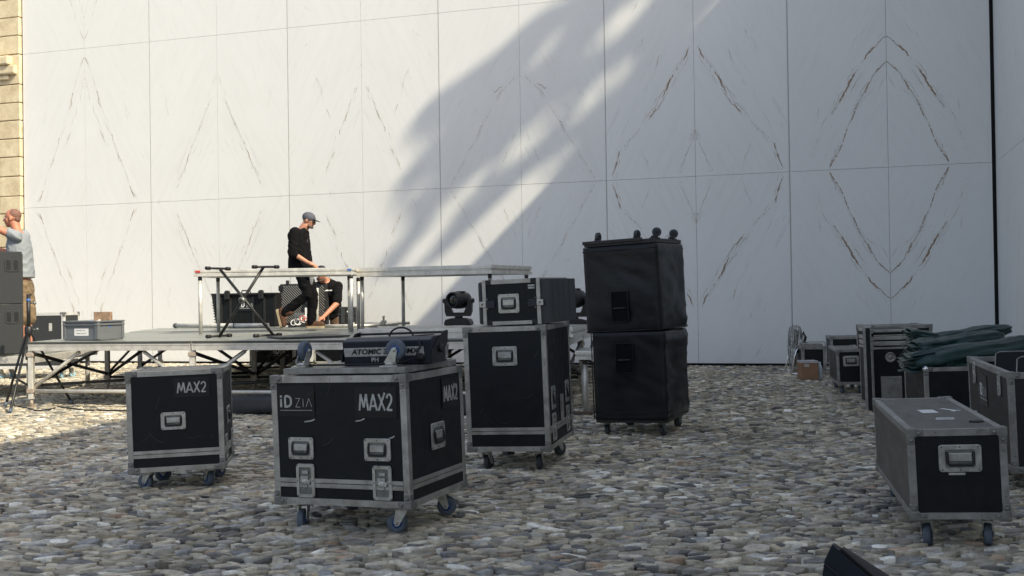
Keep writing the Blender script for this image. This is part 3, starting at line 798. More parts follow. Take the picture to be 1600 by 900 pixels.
b = MB(); pts = [(-.40, -.12, .008), (-.33, -.13, .008), (-.22, -.115, .006), (-.05, -.13, .006), (.1, -.125, .012), (.16, -.13, .03), (.19, -.12, .09), (.175, -.11, .12)]
b.tube(pts, .005, 7); b.ball((-.405, -.12, .008), (.018, .010, .008), 5); b.build('cable', M['rubber'], st)
b = MB()
for k in range(6): b.box(.12 + k * .012, .126 + k * .012, -.04, .08, .1355, .139)
b.build('cooling_fins', M['blackpaint'], st)
fan_T = FT @ Matrix.Translation((.18, -.035, .001))
b = MB(); b.lathe([(.024, 0), (.024, .004), (.010, .004), (.010, .008), (.004, .010)], 16, fan_T); b.build('knob', M['rubber'], st)

# tall case in the middle
CW_, CD_, CHh, CZ_ = .550, .80, .806, .135
Cc = flight_case('tall black flight case with a single handle under the ribbed rack', 'flight case', CW_, CD_, CHh, CZ_, (.062, 7.20, 0), R(-13.8), .026, casters=[R(80), R(95), R(60), R(140)], band=.110, ew=.032, hub='tyredark', tyre='tyredark')
handle(Cc, facemat('F', CW_, CD_, .0, CZ_ + .615), .165, .125)
for yy in (-.25, .22):
    latch(Cc, facemat('R', CW_, CD_, yy, CZ_ + .14), .11, .18); handle(Cc, facemat('R', CW_, CD_, yy, CZ_ + .33), .12, .15)
b = MB(); b.box(CW_ / 2, CW_ / 2 + .02, -.03, .0, CZ_ + .155, CZ_ + .33); b.build('stay_bar', M['alu'], Cc, .002)
rs = random.Random(31)
for prt, W_, D_, H_, Z_ in ((A, .556, .50, .600, .118), (B, BW, BD, BH, BZ), (Cc, CW_, CD_, CHh, CZ_)):
    for q in range(7):
        x_, z_ = rs.uniform(-W_ * .36, W_ * .36), Z_ + H_ * rs.uniform(.24, .9); l_ = rs.uniform(.03, .13); an = rs.uniform(-1.2, 1.2)
        b = MB(); b.ribbon([(x_, z_), (x_ + l_ * .5 * math.cos(an), z_ + l_ * .5 * math.sin(an)), (x_ + l_ * math.cos(an + .2), z_ + l_ * math.sin(an + .2))], rs.uniform(.0012, .0028), facemat('F', W_, D_), 0, .0010); b.build('scratch', M['scuff'], prt)
b = MB(); b.ribbon([(-.06, .20), (-.01, .22), (.03, .27), (.05, .30)], .0022, facemat('F', CW_, CD_, 0, CZ_), 0, .0012); b.build('scratch', M['faint'], Cc)

# rack on top of it
ztc = CZ_ + CHh + .0045
rk = thing('rack_case', 'small rack case with ribbed grey lid lying on the tall case', 'rack case', Cc.matrix_world @ Vector((.055, .03, ztc)), R(-25.3), .030)
RW, RD, RH = .461, .46, .302
b = MB(); b.box(-RW / 2 + .028, RW / 2 - .02, -RD / 2, RD / 2, .004, RH - .004); b.build('body', M['ply'], rk, .004)
e = MB()
for sx in (-1, 1):
    x0, x1 = sorted((sx * (RW / 2 - .018), sx * (RW / 2 - .045)))
    e.box(x0, x1, -RD / 2 - .006, RD / 2 + .006, 0, RH)
    e.box(x0, x1, -RD / 2 - .0055, RD / 2 + .0055, RH, RH + .002)
e.box(-RW / 2 + .085, RW / 2 - .075, -RD / 2 - .005, -RD / 2 + .03, .001, .026); e.box(-RW / 2 + .085, RW / 2 - .075, -RD / 2 - .005, -RD / 2 + .03, RH - .028, RH)
e.build('edge_trim', M['alu'], rk, .002)
q = MB()
for sx in (-1, 1):
    for zz in (.0, RH - .034):
        x0, x1 = sorted((sx * (RW / 2 - .046), sx * (RW / 2 - .086)))
        q = MB(); q.box(x0, x1, -RD / 2 - .008, -RD / 2 + .04, zz - .001, zz + .036); q.build('corner_protector', M['rubber'], rk, .004)
for sx in (-1, 1):
    cx_ = sx * (RW / 2 + (.012 if sx > 0 else .006)); wx = .034 if sx > 0 else .016
    g = MB(); g.box(cx_ - wx, cx_ + wx, -RD / 2 + .006, RD / 2 - .006, .008, RH - .008)
    if sx > 0:
        for r_ in range(4):
            for c_ in range(4):
                yy = -RD / 2 + .05 + c_ * .095; zz = .03 + r_ * .065
                g.box(cx_ + wx, cx_ + wx + .0018, yy, yy + .090, zz, zz + .061)
    g.build('lid', M['greyplastic'], rk, .018, seg=3)
    lt = MB(); F_ = facemat('F', RW, RD + .012, sx * (RW / 2 - .02), RH * .47)
    lt.rrect(.048, .040, .004, 0, .007, F_, 0, (.014, .014, .002, 0))
    for sx2 in (-1, 1):
        for sy2 in (-1, 1): lt.lathe([(.005, 0), (.005, .004)], 8, F_ @ Matrix.Translation((-.034 * sx, sy2 * .032, 0)))
    lt.build('latch', M['zinc'], rk)
    lp = MB(); lp.rrect(.06, .05, .006, 0, .002, F_ @ Matrix.Translation((-.058 * sx, 0, 0))); lp.build('latch_pad', M['navy'], rk)
handle(rk, facemat('F', RW, RD, -.02, RH * .47), .155, .128)
b = MB()
for k in range(2): b.box(.125, .172, -RD / 2 - .001, -RD / 2, RH - .068 + k * .016, RH - .056 + k * .016)
b.build('white_label', M['greyprint'], rk)

# ------------------------------------------------------------------ covered speaker stack
def cover_box(name, parent, W, D, z0, z1, seed, lip=.02, amp=.012, side_amp=1.0):
    nx, ny, nz = 22, 22, 26
    b = MB()
    def P_(x, y, z, nrm):
        # soft wrinkles: ridges running roughly across, gathered at the corners
        q = Vector((x * 2.2 + seed, y * 2.2, z * 3.0))
        r1 = noise.noise(q) ; r2 = 1 - abs(noise.noise(Vector((x * 3.5 + seed * 2, y * 3.5, z * 9 + x * 4)))) * 2
        r3 = 1 - abs(noise.noise(Vector((x * 9 + seed, y * 9 + z * 5, z * 14)))) * 2
        rx = abs(nrm[0]) * side_amp + abs(nrm[1]) * .8
        d = (r1 * .9 + r2 * .55 + r3 * .10) * amp * (.4 + rx)
        edge = min(1, min(z - z0, z1 - z) / .05 + .15)
        return Vector((x, y, z)) + Vector(nrm) * d * edge
    faces = [((-1, 0, 0), 'x', -W / 2), ((1, 0, 0), 'x', W / 2), ((0, -1, 0), 'y', -D / 2), ((0, 1, 0), 'y', D / 2)]
    loop = []
    per = [(-W / 2, -D / 2, (0, -1, 0), (1, 0, 0), W), (W / 2, -D / 2, (1, 0, 0), (0, 1, 0), D), (W / 2, D / 2, (0, 1, 0), (-1, 0, 0), W), (-W / 2, D / 2, (-1, 0, 0), (0, -1, 0), D)]
    ring = []
    for (x, y, nrm, dr, L_) in per:
        for k in range(nx):
            t = k / nx; c = 1 - abs(2 * t - 1); rr = min(1, c * 8)
            ring.append((x + dr[0] * L_ * t, y + dr[1] * L_ * t, nrm, rr))
    n_ = len(ring); vs = []
    for k in range(nz + 1):
        z = z0 + (z1 - z0) * k / nz
        for (x, y, nrm, rr) in ring:
            p = P_(x, y, z, nrm); vs.append(p if rr > .3 else p.lerp(Vector((x * .993, y * .993, z)), .5))
    fs = [(k * n_ + j, k * n_ + (j + 1) % n_, (k + 1) * n_ + (j + 1) % n_, (k + 1) * n_ + j) for k in range(nz) for j in range(n_)]
    b.add(vs, fs, 0, True)
    o = len(b.v); b.f.append([nz * n_ + j for j in range(n_)]); b.m.append(0); b.sm.append(False)
    b.f.append([j for j in range(n_)][::-1]); b.m.append(0); b.sm.append(False)
    return b.build(name, M['cover'], parent)
def window(parent, W, D, x, z, w_, h_):
    T = facemat('F', W, D + .030, x, z)
    b = MB(); b.rrect(w_, h_, .01, .0, .006, T, 0, (w_ - .014, h_ - .014, .006, 0)); o = b.build('handle_opening', M['cover'], parent)
    b = MB(); b.rrect(w_ - .013, h_ - .013, .006, -.0, .0015, T); b.build('recess_shade', M['hole'], o)  # flat black plate, the shade of the hollow put into its colour
    b = MB(); b.tube([T @ Vector((-w_ * .36, -.015, .006)), T @ Vector((w_ * .36, -.015, .004))], .009, 8); b.build('grip', M['spkhole'], o)
SW, SD, SH, SZ = .615, .79, .725, .112
s1 = thing('covered_speaker', 'lower wheeled speaker cabinet in a black fabric cover, under another one', 'speaker', (1.085, 8.81, 0), R(-21.9), .024, 'speaker cabinets in black fabric covers')
cover_box('cover', s1, SW - .02, SD - .02, SZ + .02, SZ + SH, 1.3, amp=.010, side_amp=1.7)
b = MB(); b.box(-SW / 2 + .012, SW / 2 - .012, -SD / 2 + .012, SD / 2 - .012, SZ, SZ + .03); b.build('castor_board', M['blackpaint'], s1, .004)
b = MB()
for zz in (SZ + .045, SZ + .085):
    b = MB(); b.tube([(x, y, zz) for x, y in ((-SW * .488, -SD * .488), (SW * .488, -SD * .488), (SW * .488, SD * .488), (-SW * .488, SD * .488))], .0045, 6, closed=True); b.build('piping', M['cover'], s1)
b = MB(); b.tube([(-SW / 2 + .002, -SD / 2 + .002, SZ + .03), (-SW / 2 + .002, -SD / 2 + .002, SZ + SH)], .005, 6)
b.build('piping', M['cover'], s1)
window(s1, SW, SD, -.03, SZ + .52, .15, .24)
for k, (sx, sy) in enumerate(((-1, -1), (1, -1), (1, 1), (-1, 1))):
    caster(s1, Vector((sx * (SW / 2 - .08), sy * (SD / 2 - .09), SZ)), R([100, 75, 250, 30][k]), .042, .03, 1, SZ, 'tyredark', 'tyredark', 'zincdark')
s2 = thing('covered_speaker', 'upper speaker cabinet in a black fabric cover, stacked on a wheeled one', 'speaker', s1.matrix_world @ Vector((-.018, .0, SZ + SH + .002)), R(-27), .040, 'speaker cabinets in black fabric covers')
UW, UD, UH = .650, .70, .70
cover_box('cover', s2, UW - .02, UD - .02, .0, UH, 4.4, amp=.010, side_amp=1.8)
b = MB(); b.tube([(x, y, UH - .035) for x, y in ((-UW * .488, -UD * .488), (UW * .488, -UD * .488), (UW * .488, UD * .488), (-UW * .488, UD * .488))], .005, 6, closed=True); b.build('piping', M['cover'], s2)
b = MB(); b.tube([(x, y, .012) for x, y in ((-UW * .488, -UD * .488), (UW * .488, -UD * .488), (UW * .488, UD * .488), (-UW * .488, UD * .488))], .007, 6, closed=True)
b.build('piping', M['cover'], s2)
window(s2, UW, UD, -.01, .21, .15, .25)
cb2 = thing('castor_board', 'black castor board with four upturned castors on top of the covered speakers', 'castor board', s2.matrix_world @ Vector((.0, .0, UH + .004)), R(-27), .040)
b = MB(); b.box(-.308, .308, -.33, .33, 0, .036)
b.box(-.318, .20, -.343, -.325, .02, .048); b.build('board', M['blackpaint'], cb2, .004)
for (x, y, yw) in ((-.24, -.20, 88), (.07, -.12, 80), (.27, -.24, 20), (.26, .22, 15)):
    caster(cb2, Vector((x, y, .037)), R(yw), .038, .030, -1, .088, 'rubber', 'tyredark', 'blackpaint')
b = MB(); b.tube([(.29 + .0 * a, .02 + .05 * math.cos(R(a)), .036 + .03 * math.sin(R(a))) for a in range(0, 181, 20)], .003, 6); b.build('strap_loop', M['zinc'], cb2)

# ------------------------------------------------------------------ right hand group
FWd, FD, FH, FZ = .401, 1.30, .392, .140
Ff = flight_case('long low grey flight case with black end panel, nearest case on the right', 'flight case', FWd, FD, FH, FZ, (2.070, 5.203, 0), R(-12.7), .034, band=0, ew=.030, ply='ply', top='plyworn', casters=[R(75), R(80), R(100), R(70)], side=(4, 5), hub='tyredark', tyre='tyre', alu='aludark')
handle(Ff, facemat('F', FWd, FD, .01, FZ + .265), .175, .118)
b = MB(); b.rrect(.068, .010, .001, .0, .001, facemat('F', FWd, FD, -.005, FZ + .198)); b.build('white_label', M['greyprint'], Ff)
TT = frame((0, 0, FZ + FH - .0025), X3, Y3)
for (x, y, w_, h_, rt, mt_) in ((-.01, .03, .075, .13, 4, 'paper'), (.02, -.27, .08, .09, -12, 'greyprint'), (.10, .08, .02, .12, 30, 'paper'), (.12, .03, .02, .06, -50, 'paper')):
    b = MB(); b.rrect(w_, h_, .004, 0, .0008, TT @ Matrix.Translation((x, y, 0)) @ Matrix.Rotation(R(rt), 4, 'Z')); b.build('label', M[mt_], Ff)
b = MB(); b.lathe([(.032, 0), (.032, .004), (.026, .005)], 18, TT @ Matrix.Translation((.13, -.40, 0))); b.build('socket_cap', M['rubber'], Ff)

# open case with panels, far right
mY = R(-14.7); MW, MD, MH, MZ = .66, 1.36, .555, .125
n0 = at(1583, 735, .125); 
c0 = Vector((n0.x, n0.y, 0)) + Matrix.Rotation(mY, 3, 'Z') @ Vector((MW / 2, MD / 2, 0))
Mo = flight_case('open black case with side latches and screens standing in it, right edge', 'flight case', MW, MD, MH, MZ, c0, mY, .03, band=0, ew=.034, open_top=True, casters=[R(60), R(80), R(100), R(70)], cr=.048, ply='plymid', alu='aludark')
for yy in (-.42, .42):
    latch(Mo, facemat('L', MW, MD, -yy, MZ + MH - .085), .075, .14); latch(Mo, facemat('L', MW, MD, -yy, MZ + .16), .075, .12)
idzia(Mo, facemat('L', MW, MD, -.12, MZ + MH - .17), .22, .075, 'paper')
handle(Mo, facemat('F', MW, MD, -.12, MZ + .26), .12, .12)
for k, (yy, zz, h_, xo) in enumerate(((.20, .46, .345, -.03), (-.30, .46, .345, .0))):
    o = thing('display_screen', ['black flat screen standing in the open case, the one further back', 'black flat screen standing in the open case, the one nearer the front'][k], 'screen', Mo.matrix_world @ Vector((xo, yy, zz - .04)), mY, .03, pitch=R(-14))
    o.matrix_world = Mo.matrix_world @ Matrix.Translation((xo, yy, zz - .06)) @ Matrix.Rotation(R(-16), 4, 'X')
    b = MB(); wd = .235
    prof_ = [(-wd, 0), (wd, 0), (wd, h_ - .03), (wd - .02, h_), (-wd + .07, h_), (-wd + .045, h_ - .012)]
    k_ = len(prof_); vs = [Vector((x, y, z)) for y in (-.010, .010) for x, z in prof_]
    b.add(vs, [tuple(range(k_)), tuple(range(k_, 2 * k_))[::-1]] + [(i, k_ + i, k_ + (i + 1) % k_, (i + 1) % k_) for i in range(k_)])
    b.build('board', M['ply'], o, .002)
    e = MB(); e.tube([Vector((x, -.011, z)) for x, z in prof_[1:] + prof_[:1]], .004, 6); e.build('edge', M['aludark'], o)

# case under the tarpaulins
LW, LD, LH, LZ = .60, .75, .66, .12
n1 = at(1446, 573, LZ + LH)
cL = Vector((n1.x, n1.y, 0)); cL = cL * 0 + Vector((0, 0, 0))
yL = 8.25; n1 = aty(1446, 573, yL); LH = n1.z - LZ
c1 = Vector((n1.x, n1.y, 0)) + Matrix.Rotation(R(-9), 3, 'Z') @ Vector((LW / 2, LD / 2, 0))
Lc = flight_case('black case with shiny ball corners under the green tarpaulins', 'flight case', LW, LD, LH, LZ, c1, R(-9), .02, band=0, ew=.032, casters=[R(60), R(80), R(100), R(70)])
b = MB()
for sx in (-1, 1):
    for sy in (-1, 1): b.ball((sx * (LW / 2 - .014), sy * (LD / 2 - .014), LZ + LH - .012), .026, 8)
b.build('ball_corner', M['chrome'], Lc)

# cabinet with grey plate and its loose lid standing beside it
KZ = .02; yK = 10.2
k0 = aty(1363, 542, yK); KH = k0.z - KZ
KW, KD = .42, .62
ck = Vector((k0.x, k0.y, 0)) + Matrix.Rotation(R(-8), 3, 'Z') @ Vector((KW / 2, KD / 2, 0))
K = flight_case('upright black case with a round dish and a pale square plate, under flat aluminium lids', 'equipment case', KW, KD, KH, KZ, ck, R(-8), .02, band=0, ew=.020, wheels=False, brackets=False, name='equipment_case')
F_ = facemat('F', KW, KD, -.035, KZ + KH - .40); b = MB(); b.rrect(.195, .235, .004, 0, .008, F_); b.box(-.095, .095, .095, .103, .008, .012, 0, F_); b.build('cover_plate', M['aludark'], K, .002)
F_ = facemat('F', KW, KD, -.035, KZ + KH - .10); b = MB(); b.lathe([(.050, 0), (.050, .008), (.038, .010), (.034, .004), (.016, .004), (.014, .008), (.008, .009)], 22, F_); b.build('round_dish', M['aludark'], K)
b = MB(); [b.box(.125 + .0 * k, .137, -KD / 2 - .004, -KD / 2 + .0, KZ + KH - .62 + k * .024, KZ + KH - .606 + k * .024) for k in range(22)]; b.build('hinge', M['aludark'], K)
zt = KZ + KH + .003
for k in range(3):
    o = thing('flat_lid', ['flat aluminium edged lid, lowest in the stack beside the green tarpaulins', 'flat aluminium edged lid in the middle of the stack beside the green tarpaulins', 'flat black lid with wide aluminium edge, upper one of the stack beside the tarpaulins'][k], 'case lid',
              K.matrix_world @ Vector((.0 + .008 * k, .02 * k, zt)), R(-8 + 1.5 * k), .02, 'lids stacked on the upright case')
    hh = (.050, .045, .062)[k]
    b = MB(); b.box(-KW / 2 + .02, KW / 2 - .02, -KD / 2 + .02, KD / 2 - .02, .004, hh); b.build('board', M['ply'], o)
    b = MB(); hb = hh - .014 if k < 2 else hh * .42
    for (x0, x1, y0, y1) in ((-KW / 2, KW / 2, -KD / 2, -KD / 2 + .02), (-KW / 2, KW / 2, KD / 2 - .02, KD / 2), (-KW / 2, -KW / 2 + .02, -KD / 2 + .02, KD / 2 - .02), (KW / 2 - .02, KW / 2, -KD / 2 + .02, KD / 2 - .02)):
        b.box(x0, x1, y0, y1, hh - hb - .004 if k < 2 else hh - hb, hh)
    if k == 2: b.box(-KW / 2, KW / 2, -KD / 2, -KD / 2 + .018, 0, .012)
    b.build('edge_trim', M['alu'], o, .003)
    zt += hh + .003
p_ = aty(1365, 509, 11.3)
Kb = flight_case('tall black case standing behind the stack of flat lids, its top edge against the wall', 'flight case', .66, .55, p_.z - .12, .12, (p_.x + .33, 11.6, 0), R(-4), .015, band=0, ew=.035, casters=[R(60)] * 4, alu='aludark')
b = MB(); b.rrect(.05, .03, .002, 0, .001, frame((-.20, -.1, p_.z), X3, Y3)); b.build('label', M['paper'], Kb)
# upright lid left of it
u0 = aty(1357, 640, 10.0); ul = thing('upright_lid', 'narrow upright case lid standing on edge left of the case with the pale plate', 'case lid', (aty(1359, 640, 10.05).x, 10.05, 0), R(-20), .022)
HU = aty(1353, 512, 10.05).z
b = MB(); b.box(-.018, .030, -.02, .55, .004, HU - .004); b.build('board', M['ply'], ul)
b = MB(); b.box(-.034, -.008, -.03, .0, 0, HU); b.box(-.034, -.008, .53, .56, 0, HU); b.box(-.034, .036, .0, .53, HU - .03, HU + .001); b.box(.030, .042, -.028, -.004, 0, HU - .001); b.box(-.034, -.008, 0, .53, 0, .03)
b.build('edge_trim', M['aludark'], ul, .003)
b = MB()
for zz in (HU - .06, HU - .14, HU - .22): b = MB(); b.box(.032, .060, -.04, -.01, zz, zz + .045); b.build('catch', M['zincdark'], ul, .004)

# small case on wheels
HWd, HD, HH_, HZ = .304, .86, .388, .110
Hc = flight_case('small black case on wheels standing left of the upright lid', 'flight case', HWd, HD, HH_, HZ, (3.836, 12.135, 0), R(-11.1), .022, band=0, ew=.028, casters=[R(75), R(80), R(100), R(70)], cr=.042, alu='aludark', hub='tyre')
handle(Hc, facemat('F', HWd, HD, .0, HZ + .26), .17, .115)
# long low case behind it
g0 = aty(1291, 526, 14.9)
Gc = flight_case('long black case behind the small wheeled one, close to the wall', 'flight case', 1.10, .5, g0.z - .10, .10, Vector((g0.x, g0.y, 0)) + Vector((.66, .2, 0)), R(-10), .01, band=.0, ew=.035, casters=[R(60)] * 4, alu='aludark')
# case by the wall
j0 = aty(1252, 588, 14.5); 
Jc = flight_case('little black case near the wall behind the cardboard box', 'flight case', .325, .40, .34, .06, Vector((j0.x + .17, 14.6, 0)), R(-6), .0, band=0, ew=.038, casters=[R(60)] * 4, cr=.025, alu='aludark')
zj_ = .40
b = MB(); b.tube([(-.16, -.18, zj_), (-.155, -.18, zj_ + .055), (-.14, -.18, zj_ + .062), (.14, -.18, zj_ + .062), (.155, -.18, zj_ + .055), (.16, -.18, zj_)], .006, 6); b.box(-.13, .13, -.16, .1, zj_ + .001, zj_ + .035); b.build('carry_frame', M['aludark'], Jc)
# cardboard box
bx = thing('cardboard_box', 'taped brown cardboard box on the cobbles by the wall', 'box', (3.86, 13.85, 0), R(-3), .005)
b = MB(); b.box(-.108, .108, -.13, .13, 0, .245); b.build('carton', M['card'], bx, .004)
b = MB(); b.box(-.1085, .1085, -.132, .132, .222, .2465); b.rrect(.06, .035, .002, 0, .002, facemat('F', .216, .26, -.04, .19)); b.build('tape', M['tape'], bx)
# bottle
bt = thing('plastic_bottle', 'pale plastic bottle standing right of the cardboard box', 'bottle', (4.02, 13.86, 0), 0)
b = MB(); b.lathe([(.028, 0), (.032, .006), (.032, .15), (.029, .17), (.014, .195), (.013, .205)], 16); b.build('body', M['clear'], bt)
b = MB(); b.lathe([(.015, .203), (.015, .222), (.012, .224)], 14); b.build('cap', M['paper'], bt)
# fan seen edge on
fan_ = 0
fn = thing('floor_fan', 'chrome floor fan with wire cage seen edge on beside the wall', 'fan', (4.0, 14.95, 0), R(-8))
b = MB(); zc = .36; R_ = .315
for i in range(26):
    a = 2 * PI * i / 26; b.tube([(x, R_ * k_ * math.cos(a), zc + R_ * k_ * math.sin(a)) for x, k_ in ((-.085, .12), (-.088, .5), (-.07, .93), (-.03, 1), (.03, 1), (.065, .93), (.075, .4))], .0032, 4)
for x, k_ in ((-.088, .5), (-.07, .93), (-.03, 1), (.03, 1), (.065, .93)): b.tube([(x, R_ * k_ * math.cos(R(a)), zc + R_ * k_ * math.sin(R(a))) for a in range(0, 360, 15)], .0045, 5, closed=True)
b.build('cage', M['aludark'], fn)
for i in range(4):
    a = PI / 2 * i + .3; b = MB(); ca, sa = math.cos(a), math.sin(a)
    vs = [Vector((dx, ca * r_ - sa * w_, zc + sa * r_ + ca * w_)) for r_, w_, dx in ((.05, -.03, -.02), (.05, .03, .02), (.27, .09, .03), (.27, -.06, -.03))]
    b.add(vs + [q + Vector((.003, 0, 0)) for q in vs], [(0, 1, 2, 3), (7, 6, 5, 4), (0, 4, 5, 1), (1, 5, 6, 2), (2, 6, 7, 3), (3, 7, 4, 0)]); b.build('blade', M['zincdark'], fn)
b = MB(); b.lathe([(.06, -.11), (.075, -.08), (.075, 0), (.03, .01)], 16, frame((.07, 0, zc), Z3, Y3)); b.box(.06, .15, -.03, .03, zc - .12, zc - .03); b.tube([(.11, 0, zc + .03), (.14, 0, zc + .15), (.115, 0, zc + .22), (.09, 0, zc + .15)], .02, 7); b.build('motor', M['blackpaint'], fn)
b = MB()
for s in (-1, 1): b.tube([(0, s * .33, zc), (-.03, s * .33, zc - .02), (-.11, s * .33, .02), (-.09, s * .33, .012), (.22, s * .30, .012)], .012, 7)
b.tube([(.22, -.30, .012), (.22, .30, .012)], .012, 7); b.tube([(-.11, -.33, .02), (-.11, .33, .02)], .012, 7)
b.build('stand', M['chrome'], fn)

# ------------------------------------------------------------------ folded tarpaulins
def tarp(label, ps, w, h, seed, yd, roll=0.):
    """ps: pixel polyline of the upper edge, at distance yd"""
    P_ = [aty(u, v, yd + dy) for u, v, dy in ps]
    root = thing('folded_tarpaulin', label, 'tarpaulin', P_[0] - Vector((0, 0, h)), group='green tarpaulins heaped on the cases')
    inv = root.matrix_world.inverted(); rg = random.Random(seed)
    n_ = 30; k = 30; path = []
    for i in range(n_ + 1):
        t = i / n_ * (len(P_) - 1); a = min(int(t), len(P_) - 2); path.append(P_[a].lerp(P_[a + 1], t - a))
    b = MB(); vs = []
    for i, c in enumerate(path):
        t = i / n_; tp = min(1, .82 + 1.5 * min(t, 1 - t)) if 0 < t < 1 else .78
        for j in range(k):
            a = 2 * PI * j / k; ca, sa = math.cos(a), math.sin(a)
            x = (abs(ca) ** .85) * (1 if ca > 0 else -1); z = (abs(sa) ** .75) * (1 if sa > 0 else -1)
            crs = 1 - abs(noise.noise(Vector((t * 2.5 + seed, ca * 2.6 + seed, sa * 2.6)))) * 2.4
            fold = .13 * crs + .06 * math.sin(5 * a + seed) + .07 * math.sin(9 * a + t * 2 + seed * 2) + .16 * noise.noise(Vector((t * 5 + seed, ca * 1.5, sa * 1.5))) + .10 * noise.noise(Vector((t * 14 + seed, ca * 3, sa * 3)))
            s_ = (1 + fold) * tp
            lump = .12 * h * noise.noise(Vector((t * 4, seed, 1)))
            vs.append(inv @ (c + Vector((0, x * w / 2 * s_, -h / 2 + z * h / 2 * s_ + lump))))
    fs = [(i * k + j, i * k + (j + 1) % k, (i + 1) * k + (j + 1) % k, (i + 1) * k + j) for i in range(n_) for j in range(k)]
    b.add(vs, fs, 0, True)
    b.f.append(list(range(k))[::-1]); b.m.append(0); b.sm.append(False)
    b.f.append([n_ * k + j for j in range(k)]); b.m.append(0); b.sm.append(False)
    b.build('roll', M['tarp'], root)
    # loose flaps along the side that faces the yard
    for q in range(3):
        b = MB(); a0 = R(200 + 38 * q + rg.uniform(-8, 8)); wa = R(rg.uniform(26, 40)); vs = []
        i0, i1 = rg.randint(1, 6), n_ - rg.randint(1, 6)
        for i in range(i0, i1 + 1):
            c = path[i]; t = i / n_
            for e_, off in ((0, 1.03), (.5, 1.10), (1, 1.16 + .08 * math.sin(i * .7 + seed)), (1, 1.12 + .08 * math.sin(i * .7 + seed)), (.5, 1.06), (0, 1.0)):
                a = a0 + wa * e_ * (1 + .25 * math.sin(i * .45 + q + seed)); ca, sa = math.cos(a), math.sin(a)
                vs.append(inv @ (c + Vector((0, w / 2 * ca * off, -h / 2 + h / 2 * sa * off))))
        m6 = i1 - i0 + 1
        fs = [(i * 6 + j, i * 6 + (j + 1) % 6, (i + 1) * 6 + (j + 1) % 6, (i + 1) * 6 + j) for i in range(m6 - 1) for j in range(6)] + [tuple(range(6))[::-1], tuple((m6 - 1) * 6 + j for j in range(6))]
        b.add(vs, fs, 0, False); b.build('flap', M['tarp'], root)
    # layered folded sheets sticking out at the left end
    b = MB(); c = path[0]; d = (path[2] - path[0]).normalized()
    for q in range(5):
        zz = -h + h * (q + .5) / 5 ; ww = w * .42; L_ = rg.uniform(.03, .09)
        vs = []
        for a in range(9):
            y = -ww + 2 * ww * a / 8
            for e_, th in ((0, -.003), (0, .003)):
                pass
            wave = .012 * math.sin(a * .9 + q + seed)
            p0_ = c - d * L_ * (1 - .3 * abs(y) / ww) + Vector((0, y, zz + wave - .01)); p1_ = c + d * .16 + Vector((0, y, zz + wave * .4))
            vs += [inv @ (p0_ + Vector((0, 0, -.003))), inv @ (p0_ + Vector((0, 0, .004))), inv @ (p1_ + Vector((0, 0, .004))), inv @ (p1_ + Vector((0, 0, -.003)))]
        fs = []
        for a in range(8):
            o = a * 4; e_ = o + 4; fs += [(o, o + 1, e_ + 1, e_), (o + 1, o + 2, e_ + 2, e_ + 1), (o + 3, o, e_, e_ + 3), (o + 2, o + 3, e_ + 3, e_ + 2)]
        fs += [(0, 3, 2, 1), (32, 33, 34, 35)]
        b.add(vs, fs, 0, True)
    b.build('folded_edge', M['tarp'], root)
tarp('green tarpaulin bundle at the bottom of the heap, between the cases', [(1436, 560, 0), (1470, 561, 0), (1530, 561, 0)], .5, .07, 2, 8.55)
tarp('long green tarpaulin roll reaching past the right picture edge, front of the heap', [(1420, 551, 0), (1460, 546, 0), (1530, 535, 0), (1590, 526, 0), (1625, 530, 0)], .34, .145, 5, 8.45)
tarp('green tarpaulin roll in the middle of the heap with frayed fold ends at its left', [(1428, 531, .1), (1470, 528, .1), (1520, 519, .1), (1560, 517, .1)], .32, .125, 8, 8.75)
tarp('thin green tarpaulin fold squeezed under the upper rolls', [(1470, 541, .1), (1520, 535, .1), (1564, 527, .1)], .3, .08, 9, 8.75)
tarp('uppermost green tarpaulin roll of the heap with its tip against the corner gap', [(1428, 514, .2), (1462, 522, .2), (1500, 517, .2), (1545, 508, .2), (1570, 505, .2)], .32, .10, 12, 9.0)

# wedge monitor cut by the lower frame edge
wm = thing('floor_monitor', 'dark blue black wedge monitor whose corner pokes into the bottom edge', 'floor monitor', aty(1300, 851, 3.4) * Vector((1, 1, 0)) if False else (0, 0, 0))
ap = aty(1300, 850, 3.35)
wm.matrix_world = Matrix.Translation((ap.x, ap.y, 0))
def wp(u, v, y): q = aty(u, v, y); return Vector((q.x - ap.x, y - ap.y, max(q.z, .002)))
FP = [wp(*q, 3.0) for q in ((1300, 851), (1288, 876), (1262, 1090), (1500, 1090), (1498, 1020))]
BP = [wp(*q, 3.32) for q in ((1303, 848), (1302, 870), (1290, 1050), (1560, 1050), (1560, 1025))]
b = MB(); b.add(FP + BP, [(0, 1, 2, 3, 4), (9, 8, 7, 6, 5)] + [(i, 5 + i, 5 + (i + 1) % 5, (i + 1) % 5) for i in range(5)])
b.build('cabinet', M['navy'], wm, .008, seg=2)
q0, q1, q2, q3 = FP[0].lerp(FP[4], .03), FP[0].lerp(FP[4], .97), BP[0].lerp(BP[4], .97), BP[0].lerp(BP[4], .03)
nn = (q1 - q0).cross(q3 - q0).normalized(); nn = nn if nn.z > 0 else -nn
q0, q1, q2, q3 = [q.lerp((q0 + q1 + q2 + q3) / 4, .05) for q in (q0, q1, q2, q3)]
b = MB(); b.add([q + nn * .001 for q in (q0, q1, q2, q3)] + [q + nn * .008 for q in (q0, q1, q2, q3)], [(4, 5, 6, 7), (0, 1, 5, 4), (1, 2, 6, 5), (2, 3, 7, 6), (3, 0, 4, 7)]); b.build('grille', M['spkhole'], wm)
